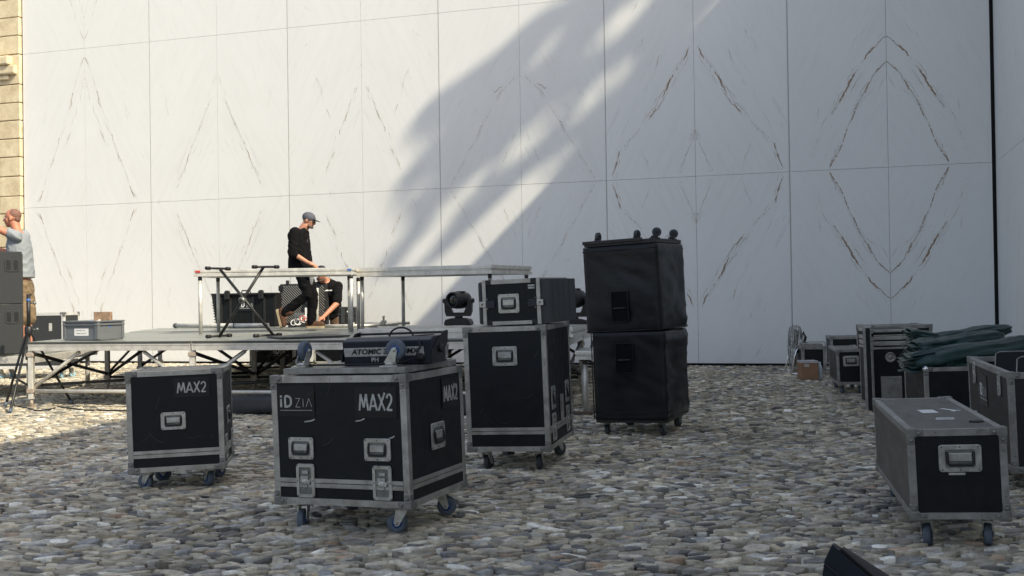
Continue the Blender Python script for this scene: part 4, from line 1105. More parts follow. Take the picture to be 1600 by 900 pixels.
b = MB(); b.tube([FP[1].lerp(FP[2], .02) + Vector((0, -.004, 0)), FP[0].lerp(FP[4], .9) + Vector((-.03, -.004, -.05))], .0025, 6); b.build('seam', M['spkhole'], wm)
# ------------------------------------------------------------------ stage
SZt = .72
A0 = Vector((-5.33, 11.60, 0)); SD_ = Vector((.9755, -.2200, 0)).normalized(); SLEN = 5.95; SB = Vector((-SD_.y, SD_.x, 0))
def build_stage():
    root = thing('stage', 'low open stage of aluminium framed decks on a braced scaffold base', 'stage', A0)
    inv = root.matrix_world.inverted()
    FR = A0 + SD_ * SLEN
    def Lf(d): return A0 + Vector((.02 if d < 2.3 else .02 - (d - 2.3) * .14, 1, 0)) * d if d <= 2.3 else A0 + Vector((.02, 1, 0)) * 2.3 + Vector((-.15, 1, 0)) * (d - 2.3)
    def Rt(d): return FR + Vector((.17, 1, 0)) * d
    rows = [0, 1.05, 2.1, 3.4, 4.7, 5.7]
    for i in range(len(rows) - 1):
        d0, d1 = rows[i], rows[i + 1]
        for c in range(3):
            q = []
            for (d, e) in ((d0, .008), (d1, -.008)):
                a, b_ = Lf(d + e), Rt(d + e); dd = (b_ - a).normalized() * .006
                q.append(a.lerp(b_, c / 3) + dd); q.append(a.lerp(b_, (c + 1) / 3) - dd)
            q = [q[0], q[1], q[3], q[2]]
            dz = rng.uniform(-.004, .004)
            b = MB()
            t = [inv @ (p + Vector((0, 0, SZt + dz))) for p in q]; u_ = [inv @ (p + Vector((0, 0, SZt - .018 + dz))) for p in q]
            b.add(u_ + t, [(4, 5, 6, 7), (0, 1, 5, 4), (1, 2, 6, 5), (2, 3, 7, 6), (3, 0, 4, 7)]); b.add([p - Vector((0, 0, .0)) for p in u_], [(3, 2, 1, 0)])
            b.build('deck_panel', M['deck'], root)
    # edge beams
    def beam(p, q, z0, z1, th=.04, name='edge_beam', m_='alulight', mb=None):
        d = (q - p).normalized(); n_ = Vector((-d.y, d.x, 0)); T = inv @ frame(p, d, n_)
        b = mb or MB(); L_ = (q - p).length; h = z1 - z0
        b.box(0, L_, 0, th, z0, z0 + h * .28, 0, T); b.box(0, L_, .004, th - .004, z0 + h * .28, z0 + h * .72, 0, T); b.box(0, L_, 0, th, z0 + h * .72, z1, 0, T)
        if not mb: b.build(name, M[m_], root, .002)
    zt = SZt - .024
    for c in range(3):
        p = A0 + SD_ * (SLEN * c / 3 + .012) - SB * .012; q = A0 + SD_ * (SLEN * (c + 1) / 3 - .012) - SB * .012
        beam(p, q, zt - .075, zt)
        b = MB(); T = inv @ frame(p, SD_, SB); b.box(0, (q - p).length, -.004, .03, zt + .001, SZt - .004, 0, T); b.build('deck_edge', M['deckedge'], root)
    beam(Rt(0.06), Rt(5.6), zt - .075, zt); beam(Lf(5.6), Lf(0.06), zt - .075, zt); beam(Rt(5.68), Lf(5.68), zt - .075, zt)
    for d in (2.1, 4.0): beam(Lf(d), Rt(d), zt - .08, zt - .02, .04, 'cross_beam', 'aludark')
    # legs
    def leg(p, m_='alulight', foot=True):
        b = MB(); q = inv @ p; w_ = .028
        b.box(q.x - w_, q.x + w_, q.y - w_, q.y + w_, .09, zt - .076)
        b.build('leg', M[m_], root, .004)
        b = MB(); b.lathe([(.018, .0), (.018, .10)], 10, Matrix.Translation((q.x, q.y, 0))); b.box(q.x - .05, q.x + .05, q.y - .05, q.y + .05, .0, .008); b.build('screw_foot', M['rust'], root)
        b = MB()
        for zz in (.16, zt - .14): b = MB(); b.box(q.x - w_ - .012, q.x + w_ + .012, q.y - w_ - .012, q.y + w_ + .012, zz, zz + .045); b.build('clamp', M['rust'], root, .004)
    LX = [.03, SLEN / 3, 2 * SLEN / 3, SLEN - .03]
    rowsL = [0.03, 2.1, 4.0, 5.6]
    for ri, d in enumerate(rowsL):
        for i, x in enumerate(LX):
            a, b_ = Lf(d), Rt(d); p = a.lerp(b_, x / SLEN)
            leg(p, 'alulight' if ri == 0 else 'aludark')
    def bar(p, q, r=.020, m_='alulight', name='brace'):
        b = MB(); b.tube([inv @ p, inv @ q], r, 8, cap=True); b.build(name, M[m_], root)
    Zv = lambda z: Vector((0, 0, z))
    for ri, d in enumerate(rowsL[:3]):
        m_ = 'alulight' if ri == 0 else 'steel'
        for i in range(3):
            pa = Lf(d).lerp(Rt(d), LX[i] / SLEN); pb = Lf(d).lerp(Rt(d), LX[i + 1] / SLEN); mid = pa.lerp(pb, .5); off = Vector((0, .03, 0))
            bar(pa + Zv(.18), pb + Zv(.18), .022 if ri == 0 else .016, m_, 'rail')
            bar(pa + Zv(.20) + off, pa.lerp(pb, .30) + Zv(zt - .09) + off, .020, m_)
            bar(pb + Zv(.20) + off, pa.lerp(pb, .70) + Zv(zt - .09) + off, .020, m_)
    for x in LX:
        pa = Lf(.03).lerp(Rt(.03), x / SLEN); pb = Lf(2.1).lerp(Rt(2.1), x / SLEN); pc = Lf(4.0).lerp(Rt(4.0), x / SLEN)
        bar(pa + Zv(.22), pb + Zv(zt - .1), .020, 'steel'); bar(pb + Zv(.22), pa + Zv(zt - .1), .020, 'steel'); bar(pb + Zv(.22), pc + Zv(zt - .1), .018, 'steel')
    for i in range(3):
        pa = Lf(.03).lerp(Rt(.03), LX[i] / SLEN); pb = Lf(2.1).lerp(Rt(2.1), LX[i + 1] / SLEN)
        bar(pa + Zv(.24), pb + Zv(.24), .017, 'steel', 'plan_brace')
    return root
build_stage()

def deck_table(label, c4, ztop, th, legs, zleg, group=None, lm='alulight', name='raised_deck'):
    """aluminium framed deck with grooved edge; c4 corner points (xy) in order"""
    c = sum((Vector((p[0], p[1], 0)) for p in c4), Vector()) / 4
    root = thing(name, label, 'stage deck', (c.x, c.y, zleg), group=group)
    P_ = [Vector((p[0], p[1], 0)) - Vector((c.x, c.y, 0)) for p in c4]
    b = MB(); zb = ztop - th - zleg; zt = ztop - zleg
    def ring(ins, z):
        return [p * (1 - ins / p.length) + Vector((0, 0, z)) for p in P_]
    prof = [(0, zb), (0, zb + th * .36), (.022, zb + th * .41), (.022, zb + th * .54), (0, zb + th * .58), (0, zt - .012), (.004, zt - .0)]
    vs = []; [vs.extend(ring(i_, z)) for i_, z in prof]
    fs = []
    for r_ in range(len(prof) - 1):
        for j in range(4): fs.append((r_ * 4 + j, r_ * 4 + (j + 1) % 4, (r_ + 1) * 4 + (j + 1) % 4, (r_ + 1) * 4 + j))
    fs.append((3, 2, 1, 0)); b.add(vs, fs); b.build('edge_frame', M[lm], root)
    b = MB(); t = ring(.02, zt + .001); u_ = ring(.02, zt - .01); b.add(u_ + t, [(4, 5, 6, 7), (0, 1, 5, 4), (1, 2, 6, 5), (2, 3, 7, 6), (3, 0, 4, 7)]); b.build('deck_top', M['deck'], root)
    for (x, y, z0) in legs:
        l = MB(); l.lathe([(.024, z0 - zleg), (.024, zb)], 14, Matrix.Translation((x - c.x, y - c.y, 0))); o = l.build('leg', M['alulight'], root)
        l = MB(); l.lathe([(.026, zb - .05), (.026, zb - .0005)], 14, Matrix.Translation((x - c.x, y - c.y, 0))); l.build('leg_collar', M['steel'], o)
    return root
def pxy(u, v, y): p = aty(u, v, y); return (p.x, p.y)
# two raised decks
zT = 1.548
a_, b_ = pxy(302, 423, 13.5), pxy(554, 419, 13.62)
d_ = Vector((b_[0] - a_[0], b_[1] - a_[1], 0)).normalized(); n_ = Vector((-d_.y, d_.x, 0))
c4 = [a_, b_, (b_[0] + n_.x * 1.0, b_[1] + n_.y * 1.0), (a_[0] + n_.x * 1.0, a_[1] + n_.y * 1.0)]
r1 = deck_table('left raised deck with a red mark on its corner, on four posts', c4, zT, .09,
           [(*pxy(313, 470, 13.56), SZt), (*pxy(549, 470, 13.62), SZt), (*pxy(546, 470, 14.5), SZt), (*pxy(341, 470, 14.45), SZt)], SZt, 'raised decks on posts')
b = MB(); F_ = frame(Vector((a_[0], a_[1], zT - .028)) - r1.location + d_ * .055, d_, Z3); b.rrect(.065, .028, .002, 0, .0035, F_); b.build('red_mark', M['red'], r1)
F_ = frame(Vector((a_[0], a_[1], zT - .028)) - r1.location + d_ * 1.98, d_, Z3); b = MB(); b.rrect(.05, .028, .002, 0, .0035, F_); b.build('blue_mark', M['blue'], r1)
deck_table('right raised deck standing on posts, one end lit by the strip of sun', [pxy(557, 419, 14.0), pxy(768, 413, 13.4), pxy(831, 414, 14.3), pxy(640, 419, 14.9)], 1.552, .115,
           [(*pxy(566, 470, 14.1), SZt), (*pxy(560, 470, 14.6), SZt), (*pxy(630, 470, 14.55), SZt), (*pxy(766, 470, 13.55), SZt), (*pxy(823, 470, 14.15), SZt)], SZt, 'raised decks on posts')
# deck lying on the stage front
p = Vector((-1.60, 10.93, 0)); q = p + SD_ * 2.25
deck_table('loose aluminium deck lying flat on the front of the stage behind the strobe', [(p.x, p.y), (q.x, q.y), (q.x + SB.x * 1.0, q.y + SB.y * 1.0), (p.x + SB.x * 1.0, p.y + SB.y * 1.0)], SZt + .105, .10, [], SZt + .004, name='loose_deck')
pt = thing('metal_post', 'bright aluminium post standing on the stage between the two men', 'post', (aty(495, 505, 16.4).x, 16.4, SZt + .005), 0, -.01)
b = MB(); b.lathe([(.045, 0), (.045, .006)], 14); b.lathe([(.03, .006), (.03, .60)], 14); b.build('tube', M['alulight'], pt)
# dark sheet lying on the stage
p = at(440, 529, SZt + .01); q = at(547, 525.5, SZt + .01)
sh = thing('plywood_sheet', 'thin dark plywood sheet lying near the stage front left of the loose deck', 'sheet', (p.x, p.y, SZt + .006), math.atan2(q.y - p.y, q.x - p.x))
b = MB(); b.box(0, (q - p).length, 0, .55, 0, .018); b.build('sheet', M['deckedge'], sh, .002)
# little step deck right of the tall case
deck_table('small low step deck between the tall case and the covered speakers', [pxy(898, 545, 10.25), pxy(985, 548, 10.1), pxy(985, 548, 10.75), pxy(905, 545, 10.9)], .60, .085,
           [(*pxy(915, 600, 10.32), 0.002), (*pxy(975, 600, 10.25), .002), (*pxy(912, 600, 10.8), .002)], 0, name='step_deck')
pk = thing('wooden_plank', 'brown plank on the cobbles under the small step deck', 'plank', (.95, 10.12, 0), R(-3)); b = MB(); b.box(-.55, .35, -.06, .06, .0, .022); b.build('plank', M['board'], pk, .003)
# low dark board in front of the stage
bx_ = at(352, 648, 0); by_ = at(728, 650, 0); dd = (by_ - bx_)
lb = thing('black_drape_roll', 'long low dark bundle lying on the cobbles along the stage front', 'bundle', bx_, math.atan2(dd.y, dd.x))
b = MB(); n = 40; k = 14; vs = []
Lb = dd.length + .3
for i in range(n + 1):
    for j in range(k):
        a = 2 * PI * j / k; x = -.1 + (Lb) * i / n
        ca, sa = math.cos(a), math.sin(a)
        y = .16 + .16 * (abs(ca) ** .4) * (1 if ca > 0 else -1); z = .085 + .085 * (abs(sa) ** .4) * (1 if sa > 0 else -1)
        f = .02 * noise.noise(Vector((x * 3, ca * 2, sa * 2))) + .008 * math.sin(sa * 9)
        vs.append((x, y + f * ca, max(.0, z + f * sa)))
b.add(vs, [(i * k + j, (i + 1) * k + j, (i + 1) * k + (j + 1) % k, i * k + (j + 1) % k) for i in range(n) for j in range(k)] + [tuple(range(k)), tuple(n * k + j for j in range(k))[::-1]], 0, True)
b.build('cloth', mat('charcoal drape', (.028, .030, .034), .75, 0, .25, 4, .3, 20), lb)

# ------------------------------------------------------------------ things on the stage
def xstand():
    y = 12.05; sc = y / F
    c = at(383, 527, SZt)
    root = thing('keyboard_stand', 'black folding X keyboard stand on the front of the stage', 'keyboard stand', (c.x, y, SZt))
    def L(u, v, dy=0): q = aty(u, v, y + dy); return Vector((q.x - c.x, dy, q.z - SZt))
    b = MB(); b.tube([L(344, 421, -.02), L(429, 526, -.02)], .017, 8); b.build('leg', M['blackpaint'], root)
    b = MB(); b.tube([L(412, 417, .02), L(342, 527, .02)], .017, 8); b.build('leg', M['blackpaint'], root)
    def hz_(p0, p1, nm):
        b = MB(); b.tube([p0, p1], .014, 8); o = b.build(nm, M['blackpaint'], root)
        b = MB(); d = (p1 - p0).normalized()
        b.tube([p0 - d * .01, p0 + d * .05], .021, 9); b.tube([p1 - d * .05, p1 + d * .01], .021, 9); b.build('rubber_end', M['rubber'], o)
    hz_(L(323, 419, -.16), L(358, 420, .18), 'support_arm'); hz_(L(396, 417, -.16), L(434, 417, .18), 'support_arm')
    a = L(324, 529, -.16); a.z = .02; q = L(360, 526, .2); q.z = .02; hz_(a, q, 'foot_bar')
    a = L(398, 529, -.16); a.z = .02; q = L(438, 525.5, .2); q.z = .02; hz_(a, q, 'foot_bar')
    b = MB(); m_ = L(379, 469); b.lathe([(.035, -.05), (.04, -.03), (.04, .03), (.03, .05)], 14, frame(m_, X3, Z3)); b.build('locking_hub', M['zincdark'], root)
    b = MB(); b.lathe([(.012, .05), (.02, .055), (.02, .075)], 12, frame(m_, X3, Z3)); b.build('knob', M['rubber'], root)
xstand()

def peli():
    y = 17.1; c = aty(388, 509, y); sc = y / F
    root = thing('hard_case', 'large black ribbed hard case standing on edge behind the X stand', 'hard case', (c.x, y, SZt), R(-14))
    w = 1.08; h = (509 - 458) * sc + .02
    b = MB(); b.box(-w / 2, w / 2, -.10, .12, .0, h); b.build('shell', M['spk2'], root, .03, seg=3)
    b = MB(); b.add([(-w / 2 - .085, -.06, h - .01), (-w / 2 + .02, -.09, h - .01), (-w / 2 + .02, -.09, .03), (-w / 2 - .02, -.05, .10), (-w / 2 - .085, .10, h - .01), (-w / 2 + .02, .10, h - .01), (-w / 2 + .02, .10, .03), (-w / 2 - .02, .10, .10)],
          [(0, 3, 2, 1), (4, 5, 6, 7), (0, 1, 5, 4), (1, 2, 6, 5), (2, 3, 7, 6), (3, 0, 4, 7)])
    for z in [x * .045 + .03 for x in range(9)]: b.box(-w / 2 - .07 + (h - z) * .12, -w / 2 + .0, -.105, -.08, z, z + .018)
    b.build('end_rib', M['blackpaint'], root, .004)
    b = MB(); b.box(-w / 2 - .05, w / 2 + .01, -.14, .14, h - .03, h); b.build('rim', M['blackpaint'], root, .008)
    for x in (-.30, .30):
        b = MB(); b.box(x - .045, x + .045, -.155, -.105, h - .10, h + .03); b.box(x - .03, x + .03, -.15, -.10, h + .02, h + .045); b.build('catch', M['blackpaint'], root, .008)
    for x in (-.42, -.26, .14, .34):
        b = MB(); b.box(x - .02, x + .02, -.112, -.095, .05, h - .06); b.build('stiffening_rib', M['blackpaint'], root, .006)
    T = frame((.03, -.113, h * .66), X3, Z3)
    idzia(root, T, .24, .08, 'paper')
    # handle
    b = MB(); b.tube([(-.08, -.06, h + .0), (-.07, -.06, h + .04), (.07, -.06, h + .04), (.08, -.06, h)], .01, 7); b.build('carry_handle', M['rubber'], root)
    # open foam lined case
    c2 = aty(474, 500, 17.7)
    r2 = thing('foam_lined_lid', 'open hard case lid lined with striped foam behind the walking man', 'hard case', (c2.x, 17.7, SZt), R(-12))
    h2 = (509 - 444) * 17.7 / F; w2 = .86
    b = MB(); b.box(-w2 / 2, w2 / 2, .0, .10, .0, h2); b.build('shell', M['blackpaint'], r2, .03, seg=3)
    b = MB(); b.box(-w2 / 2 + .025, w2 / 2 - .025, -.012, .0, .02, h2 - .025); o = b.build('foam', M['foamdark'], r2)
    b = MB(); k = 0
    W_, H_ = w2 - .07, h2 - .07
    for i in range(34):
        x0 = -W_ / 2 - H_ + i * .045
        pts = []
        for t in np.linspace(0, 1, 24):
            x = x0 + t * H_ * 1.0 ; z = H_ * (1 - t)
            if -W_ / 2 <= x <= W_ / 2: pts.append((x, -.016, z + .035))
        if len(pts) > 2: b.tube([pts[0], pts[-1]], .009, 5)
    b.build('foam_ridges', M['foamlight'], o)
    b = MB(); b.box(-.30, -.26, -.02, .05, h2 - .01, h2 + .06); b.build('catch', M['blackpaint'], r2, .006); b = MB(); b.box(-w2 / 2 + .0, -w2 / 2 + .09, -.03, .02, h2 - .12, h2 - .03); b.build('catch', M['blackpaint'], r2, .006)
peli()
# gear between the legs of the walking man
g = aty(466, 505, 16.5)
kt = thing('cable_kit', 'jumble of white and red coiled cables and clamps beside the hard case', 'cables', (g.x, 16.5, SZt))
rr = random.Random(4)
for k in range(9):
    b = MB(); cx, cz, r_ = rr.uniform(-.12, .12), rr.uniform(.06, .16), rr.uniform(.03, .06); tilt = rr.uniform(-.5, .5)
    b.tube([(cx + r_ * math.cos(a), -.05 + .1 * rr.random() * 0 + r_ * .4 * math.sin(a + tilt), cz + r_ * math.sin(a)) for a in np.linspace(0, 2 * PI, 14)[:-1]], .008, 5, closed=True)
    b.build('cable_coil', M[['paper', 'red', 'paper', 'blackpaint', 'greyprint'][k % 5]], kt)
b = MB(); b.box(-.07, .09, .04, .12, .0, .22); b.box(-.03, .06, .03, .045, .06, .19); b.build('grey_box', M['zincdark'], kt, .006)
b = MB(); b.box(-.14, .15, -.10, .02, 0, .03); b.build('tray', M['blackpaint'], kt, .004)
b = MB(); b.box(.10, .16, .02, .06, .05, .30); b.build('white_bracket', M['paper'], kt, .004)
# tubes lying at the back
for (u0, v0, u1, v1, y0, y1, lb_) in ((272, 509, 372, 510, 17.2, 16.6, 'long silver tube lying at the back left of the stage'), (364, 510.5, 420, 509.5, 16.5, 16.5, 'shorter silver tube lying in front of the hard case'),):
    p, q = aty(u0, v0, y0), aty(u1, v1, y1); p.z = q.z = SZt + .036
    o = thing('metal_tube', lb_, 'tube', p, group=None)
    b = MB(); L_ = q - p; b.tube([(0, 0, 0), L_], .035, 12, cap=True); b.build('pipe', M['alulight'], o)
    b = MB(); b.tube([L_ * .02, L_ * .04], .041, 12); b.tube([L_ * .95, L_ * .97], .041, 12); b.build('spigot_collar', M['steel'], o)
for i, (u0, v0, u1, v1, yy) in enumerate(((508, 505, 590, 505, 15.8), (576, 503, 622, 500, 16.4), (560, 499, 640, 497, 17.0))):
    p, q = aty(u0, v0, yy), aty(u1, v1, yy); p.z = q.z = SZt + .026
    o = thing('metal_tube', ['pale scaffold tube on the stage by the crouching man\'s hand', 'short tube with a clamp behind the posts', 'rearmost tube lying along the back of the stage behind the posts'][i], 'tube', p)
    b = MB(); b.tube([(0, 0, 0), q - p], .024, 10); b.build('pipe', M['alulight' if i == 0 else 'alu'], o)
    b = MB(); b.box((q - p).x * .5 - .04, (q - p).x * .5 + .04, -.04, .04, -.02, .05); b.lathe([(.012, .049), (.012, .11), (.022, .115), (.022, .125)], 8, Matrix.Translation(((q - p).x * .5, 0, 0))); b.build('clamp', M['zincdark'] if i else M['paper'], o, .004)
c = aty(544, 500, 17.2); o = thing('small_hard_case', 'small black hard case on the stage right of the crouching man', 'hard case', (c.x, 17.2, SZt + 0)); hh = (509 - 480) * 17.2 / F
b = MB(); b.box(-.14, .14, -.1, .1, .0, hh); b.build('shell', M['blackpaint'], o, .02, seg=2)
b = MB(); b.box(-.10, -.04, -.115, -.1, .03, hh - .03); b.build('catch', M['greyplastic'], o, .005); b = MB(); b.box(.05, .1, -.115, -.1, .03, hh - .03); b.build('catch', M['greyplastic'], o, .005); b = MB(); b.box(-.15, .15, -.112, .11, hh * .55, hh * .62); b.build('rim', M['greyplastic'], o, .005)
b = MB(); b.box(-.0, .08, -.118, -.112, hh * .7, hh * .78); b.build('label', M['paper'], o)

def moving_head(label, u, y, yaw, vb=509.5):
    c = aty(u, vb, y); sc = y / F
    root = thing('moving_head_light', label, 'stage light', (c.x, y, SZt), yaw, group='moving head lights on the stage')
    b = MB(); prof = [(-.185, .02), (-.195, .05), (-.17, .105), (-.08, .125), (.08, .125), (.17, .105), (.195, .05), (.185, .02)]
    k = len(prof); vs = [Vector((x, yy, z)) for yy in (-.15, .15) for x, z in prof]
    b.add(vs, [tuple(range(k)), tuple(range(k, 2 * k))[::-1]] + [(i, k + i, k + (i + 1) % k, (i + 1) % k) for i in range(k)]); b.build('base', M['blackpaint'], root, .01, seg=2)
    b = MB(); [b.box(x - .02, x + .02, -.13, .13, 0, .022) for x in (-.14, .14)]; b.build('foot', M['rubber'], root)
    b = MB(); b.box(-.07, .0, -.152, -.1495, .05, .08); b.build('display', M['navy'], root)
    b = MB(); b.lathe([(.06, .125), (.06, .148)], 16)
    # yoke: a U plate with a trapezoid opening
    P_ = [(-.175, .15), (.175, .15), (.20, .22), (.205, .38), (.16, .42), (.135, .40), (.135, .325), (.085, .205), (-.085, .205), (-.135, .325), (-.135, .40), (-.16, .42), (-.205, .38), (-.20, .22)]
    y0, y1 = -.055, .055
    vs = [Vector((x, yy, z)) for yy in (y0, y1) for x, z in P_]; k = len(P_); o = len(b.v)
    b.v += [tuple(q) for q in vs]
    quads = [(0, 1, 2, 13), (2, 7, 8, 13), (13, 8, 9, 12), (2, 3, 6, 7), (13, 9, 12, 12), (3, 4, 5, 6), (9, 10, 11, 12)]
    quads = [(0, 1, 7, 8), (1, 2, 6, 7), (2, 3, 5, 6), (3, 4, 5), (0, 8, 9, 13), (13, 9, 10, 12), (12, 10, 11)]
    for f in quads:
        b.f.append([o + i for i in f]); b.m.append(0); b.sm.append(False); b.f.append([o + k + i for i in f][::-1]); b.m.append(0); b.sm.append(False)
    for i in range(k): b.f.append([o + i, o + k + i, o + k + (i + 1) % k, o + (i + 1) % k]); b.m.append(0); b.sm.append(False)
    b.build('yoke', M['blackpaint'], root, .004)
    b = MB(); b.lathe([(.02, -.235), (.035, -.225), (.035, -.2), (.035, .2), (.035, .225), (.02, .235)], 12, frame((0, 0, .375), Y3, Z3)); b.build('pivot', M['rubber'], root)
    HT = Matrix.Translation((0, 0, .385)) @ Matrix.Rotation(R(-26), 4, 'Z') @ frame((0, 0, 0), X3, Z3)
    b = MB(); b.lathe([(.06, -.20), (.115, -.17), (.125, -.08), (.128, .04), (.120, .06), (.122, .07), (.120, .15), (.112, .165), (.098, .165), (.098, .12)], 28, HT); hd = b.build('head', M['blackpaint'], root)
    b = MB(); b.lathe([(.097, .118), (.09, .128), (.05, .138), (.01, .14)], 24, HT); b.build('lens', M['lens'], hd)
    b = MB(); b.box(-.03, .09, -.05, .11, .497, .515); b.build('top_vent', M['rubber'], hd, .008)
moving_head('black moving head light on the stage left of the ribbed rack case', 717, 15.4, R(-8))
moving_head('black moving head light half hidden between the rack case and the covered speakers', 897, 13.5, R(0), 503)

# crate with a piece of chipboard
c = (at(105, 531, SZt) + at(193, 529, SZt)) / 2
def crate():
    p0 = at(152.5, 532.5, SZt); p1 = at(95, 532.5, SZt); p2 = at(190.5, 529.5, SZt)
    W_, D_ = .47, .40; H_ = .205
    yaw = R(-21)
    u_ = Vector((math.cos(yaw), math.sin(yaw), 0)); v_ = Vector((-math.sin(yaw), math.cos(yaw), 0))
    n0_ = Vector((p0.x, p0.y, 0)); ctr = n0_ - u_ * W_ / 2 + v_ * D_ / 2
    root = thing('plastic_crate', 'grey plastic crate with a white label on the left end of the stage', 'crate', (ctr.x, ctr.y, SZt + .004), yaw)
    b = MB(); t = .012; x, y = W_ / 2, D_ / 2
    b.box(-x, x, -y, y, 0, .01); b.box(-x, x, -y, -y + t, .01, H_); b.box(-x, x, y - t, y, .01, H_); b.box(-x, -x + t, -y + t, y - t, .01, H_); b.box(x - t, x, -y + t, y - t, .01, H_)
    b.build('shell', M['crate'], root, .003)
    b = MB()
    for z0, z1 in ((H_ - .004, H_ + .012), (H_ - .04, H_ - .028)):
        b.box(-x - .016, x + .016, -y - .016, -y, z0, z1); b.box(-x - .016, x + .016, y, y + .016, z0, z1); b.box(-x - .016, -x, -y, y, z0, z1); b.box(x, x + .016, -y, y, z0, z1)
    for sx in (-1, 1):
        for sy in (-1, 1):
            for (ox, oy, lx, ly) in ((0, 0, .03, .0), (0, 0, 0, .03)):
                x0, x1 = sorted((sx * (x + .011), sx * (x - lx * 1.0 - (.0 if lx else -.0)))); y0, y1 = sorted((sy * (y + .011), sy * (y - ly)))
                if lx: y0, y1 = sorted((sy * y, sy * (y + .011)))
                else: x0, x1 = sorted((sx * x, sx * (x + .0112)))
                b.box(x0, x1, y0, y1, .012, H_ - .005)
    b.build('rim', M['crate'], root, .002)
    T = facemat('F', W_, D_, .01, .092); b = MB(); b.rrect(.20, .082, .002, 0, .001, T); lb_ = b.build('white_label', M['paper'], root)
    b = MB()
    for (zz, segs) in ((.018, ((-.075, -.035), (-.03, .012), (.022, .05))), (-.016, ((-.07, -.012), (-.004, .02), (.027, .065)))):
        for s in segs: b.ribbon([(s[0], zz), (s[1], zz)], .007, T, 0, .0015)
    b.build('lettering', M['aludark'], lb_)
    b = MB(); b.rrect(.035, .02, .004, 0, .001, facemat('R', W_, D_, -.01, H_ - .055)); b.build('blue_mark', M['blue'], root)
    ch = thing('chipboard_offcut', 'upright offcut of rough chipboard sticking out of the grey crate', 'board', root.matrix_world @ Vector((-.02, .06, .012)), yaw + R(8))
    b = MB(); b.box(-.02, .19, -.02, .03, 0, .30); b.build('board', M['wood'], ch, .003)
    pp = thing('rolled_papers', 'pale odds and ends showing above the rim of the grey crate', 'papers', root.matrix_world @ Vector((-.05, -.02, .012)), yaw)
    b = MB(); b.tube([(-.10, .1, .19), (.10, .08, .205)], .018, 8); b.tube([(-.05, 0, .18), (.12, .02, .19)], .015, 8); b.box(-.1, .1, -.1, .12, 0, .17); b.build('bundle', M['paper'], pp)
crate()

# ------------------------------------------------------------------ left: speakers, case, tripod stand, platform
yS = 12.6
def cab(label, z0, z1, seed):
    p = aty(35, 475, yS); W_ = .80
    root = thing('speaker_cabinet', label, 'speaker', (p.x - W_ / 2 * math.cos(R(24)) - .35 * math.sin(R(24)), yS + .35 * math.cos(R(24)) - W_ / 2 * math.sin(R(24)), z0), R(24), .004, 'grey speaker cabinets stacked at the left edge')
    b = MB(); b.box(-W_ / 2, W_ / 2, -.35, .35, 0, z1 - z0); b.build('cabinet', M['spk'], root, .008, seg=2)
    T = facemat('F', W_, .70, W_ / 2 - .105, (z1 - z0) * .74)
    b = MB(); b.rrect(.165, .16, .035, 0, .007, T, 0); o = b.build('handle', M['spk'], root)
    for hx2 in (-.040, .040): b = MB(); b.rrect(.048, .118, .018, .007, .0078, T @ Matrix.Translation((hx2, 0, 0))); b.build('recess_shade', M['spkhole'], o)  # no holes cut: dark plates paint the shade either side of the bar
    return root
z_m = aty(20, 475, yS).z; z_t = aty(20, 393.5, yS).z; z_b = aty(20, 553, yS).z
cab('lower grey speaker cabinet at the left edge, standing on the low platform', z_b, z_m - .003, 1)
cab('upper grey speaker cabinet at the left edge, before the man in a pale shirt', z_m, z_t, 2)
# platform under them
zp = z_b - .003
pl = thing('low_platform', 'low aluminium platform on round legs at the left edge under the speakers', 'platform', (-6.6, yS + .9, 0))
b = MB(); b.box(-1.6, .88, -.92, 1.0, zp - .02, zp); b.build('deck', M['deck'], pl)
b = MB(); b.box(-1.6, .90, -.94, -.90, zp - .11, zp - .021); b.box(.86, .90, -.90, 1.0, zp - .11, zp - .021); b.build('edge_beam', M['alulight'], pl, .003)
for (x, y) in ((.80, -.84), (.80, .9), (-1.2, -.84)):
    b = MB(); b.lathe([(.03, .0), (.03, zp - .111)], 14, Matrix.Translation((x, y, 0))); b.build('leg', M['alulight'], pl)
# tall case behind
gk = aty(103, 488, 16.0); G2 = flight_case('tall grey sided case with pale edges behind the crate, left end of the wall', 'flight case', 1.15, .5, gk.z - .16, .16, (gk.x - .575, 16.25, 0), R(-3), .0, band=.13, ew=.045, alu='bluedeck', ply='spk', hub='lightblue', tyre='lightblue', casters=[R(60), R(100), R(60), R(60)])
b = MB(); b.rrect(.05, .12, .004, 0, .001, facemat('F', 1.15, .5, .36, gk.z - .22)); b.rrect(.04, .02, .004, 0, .001, facemat('F', 1.15, .5, .40, gk.z - .42)); b.build('label', M['greyprint'], G2)
# cases behind the stage, seen under it
z2 = aty(377, 565, 17.0)
Z1 = flight_case('black case with white lettering behind the stage, seen under the decks', 'flight case', .78, .5, .40, .10, (aty(430, 565, 17.0).x, 17.25, 0), R(-12), .0, band=0, ew=.04, alu='bluedeck', hub='lightblue', tyre='lightblue', casters=[R(60), R(100), R(60), R(60)])
b = MB(); b.rrect(.12, .10, .01, 0, .004, facemat('F', .78, .5, -.26, .37)); b.build('pale_plate', M['paper'], Z1); idzia(Z1, facemat('F', .78, .5, .16, .33), .26, .09, 'paper')
Z2c = flight_case('black case behind the stage next to the man\'s legs, seen under the decks', 'flight case', .85, .5, .40, .10, (aty(535, 565, 17.2).x, 17.35, 0), R(-14), .0, band=0, ew=.04, alu='bluedeck', hub='lightblue', tyre='lightblue', casters=[R(60), R(100), R(60), R(60)])

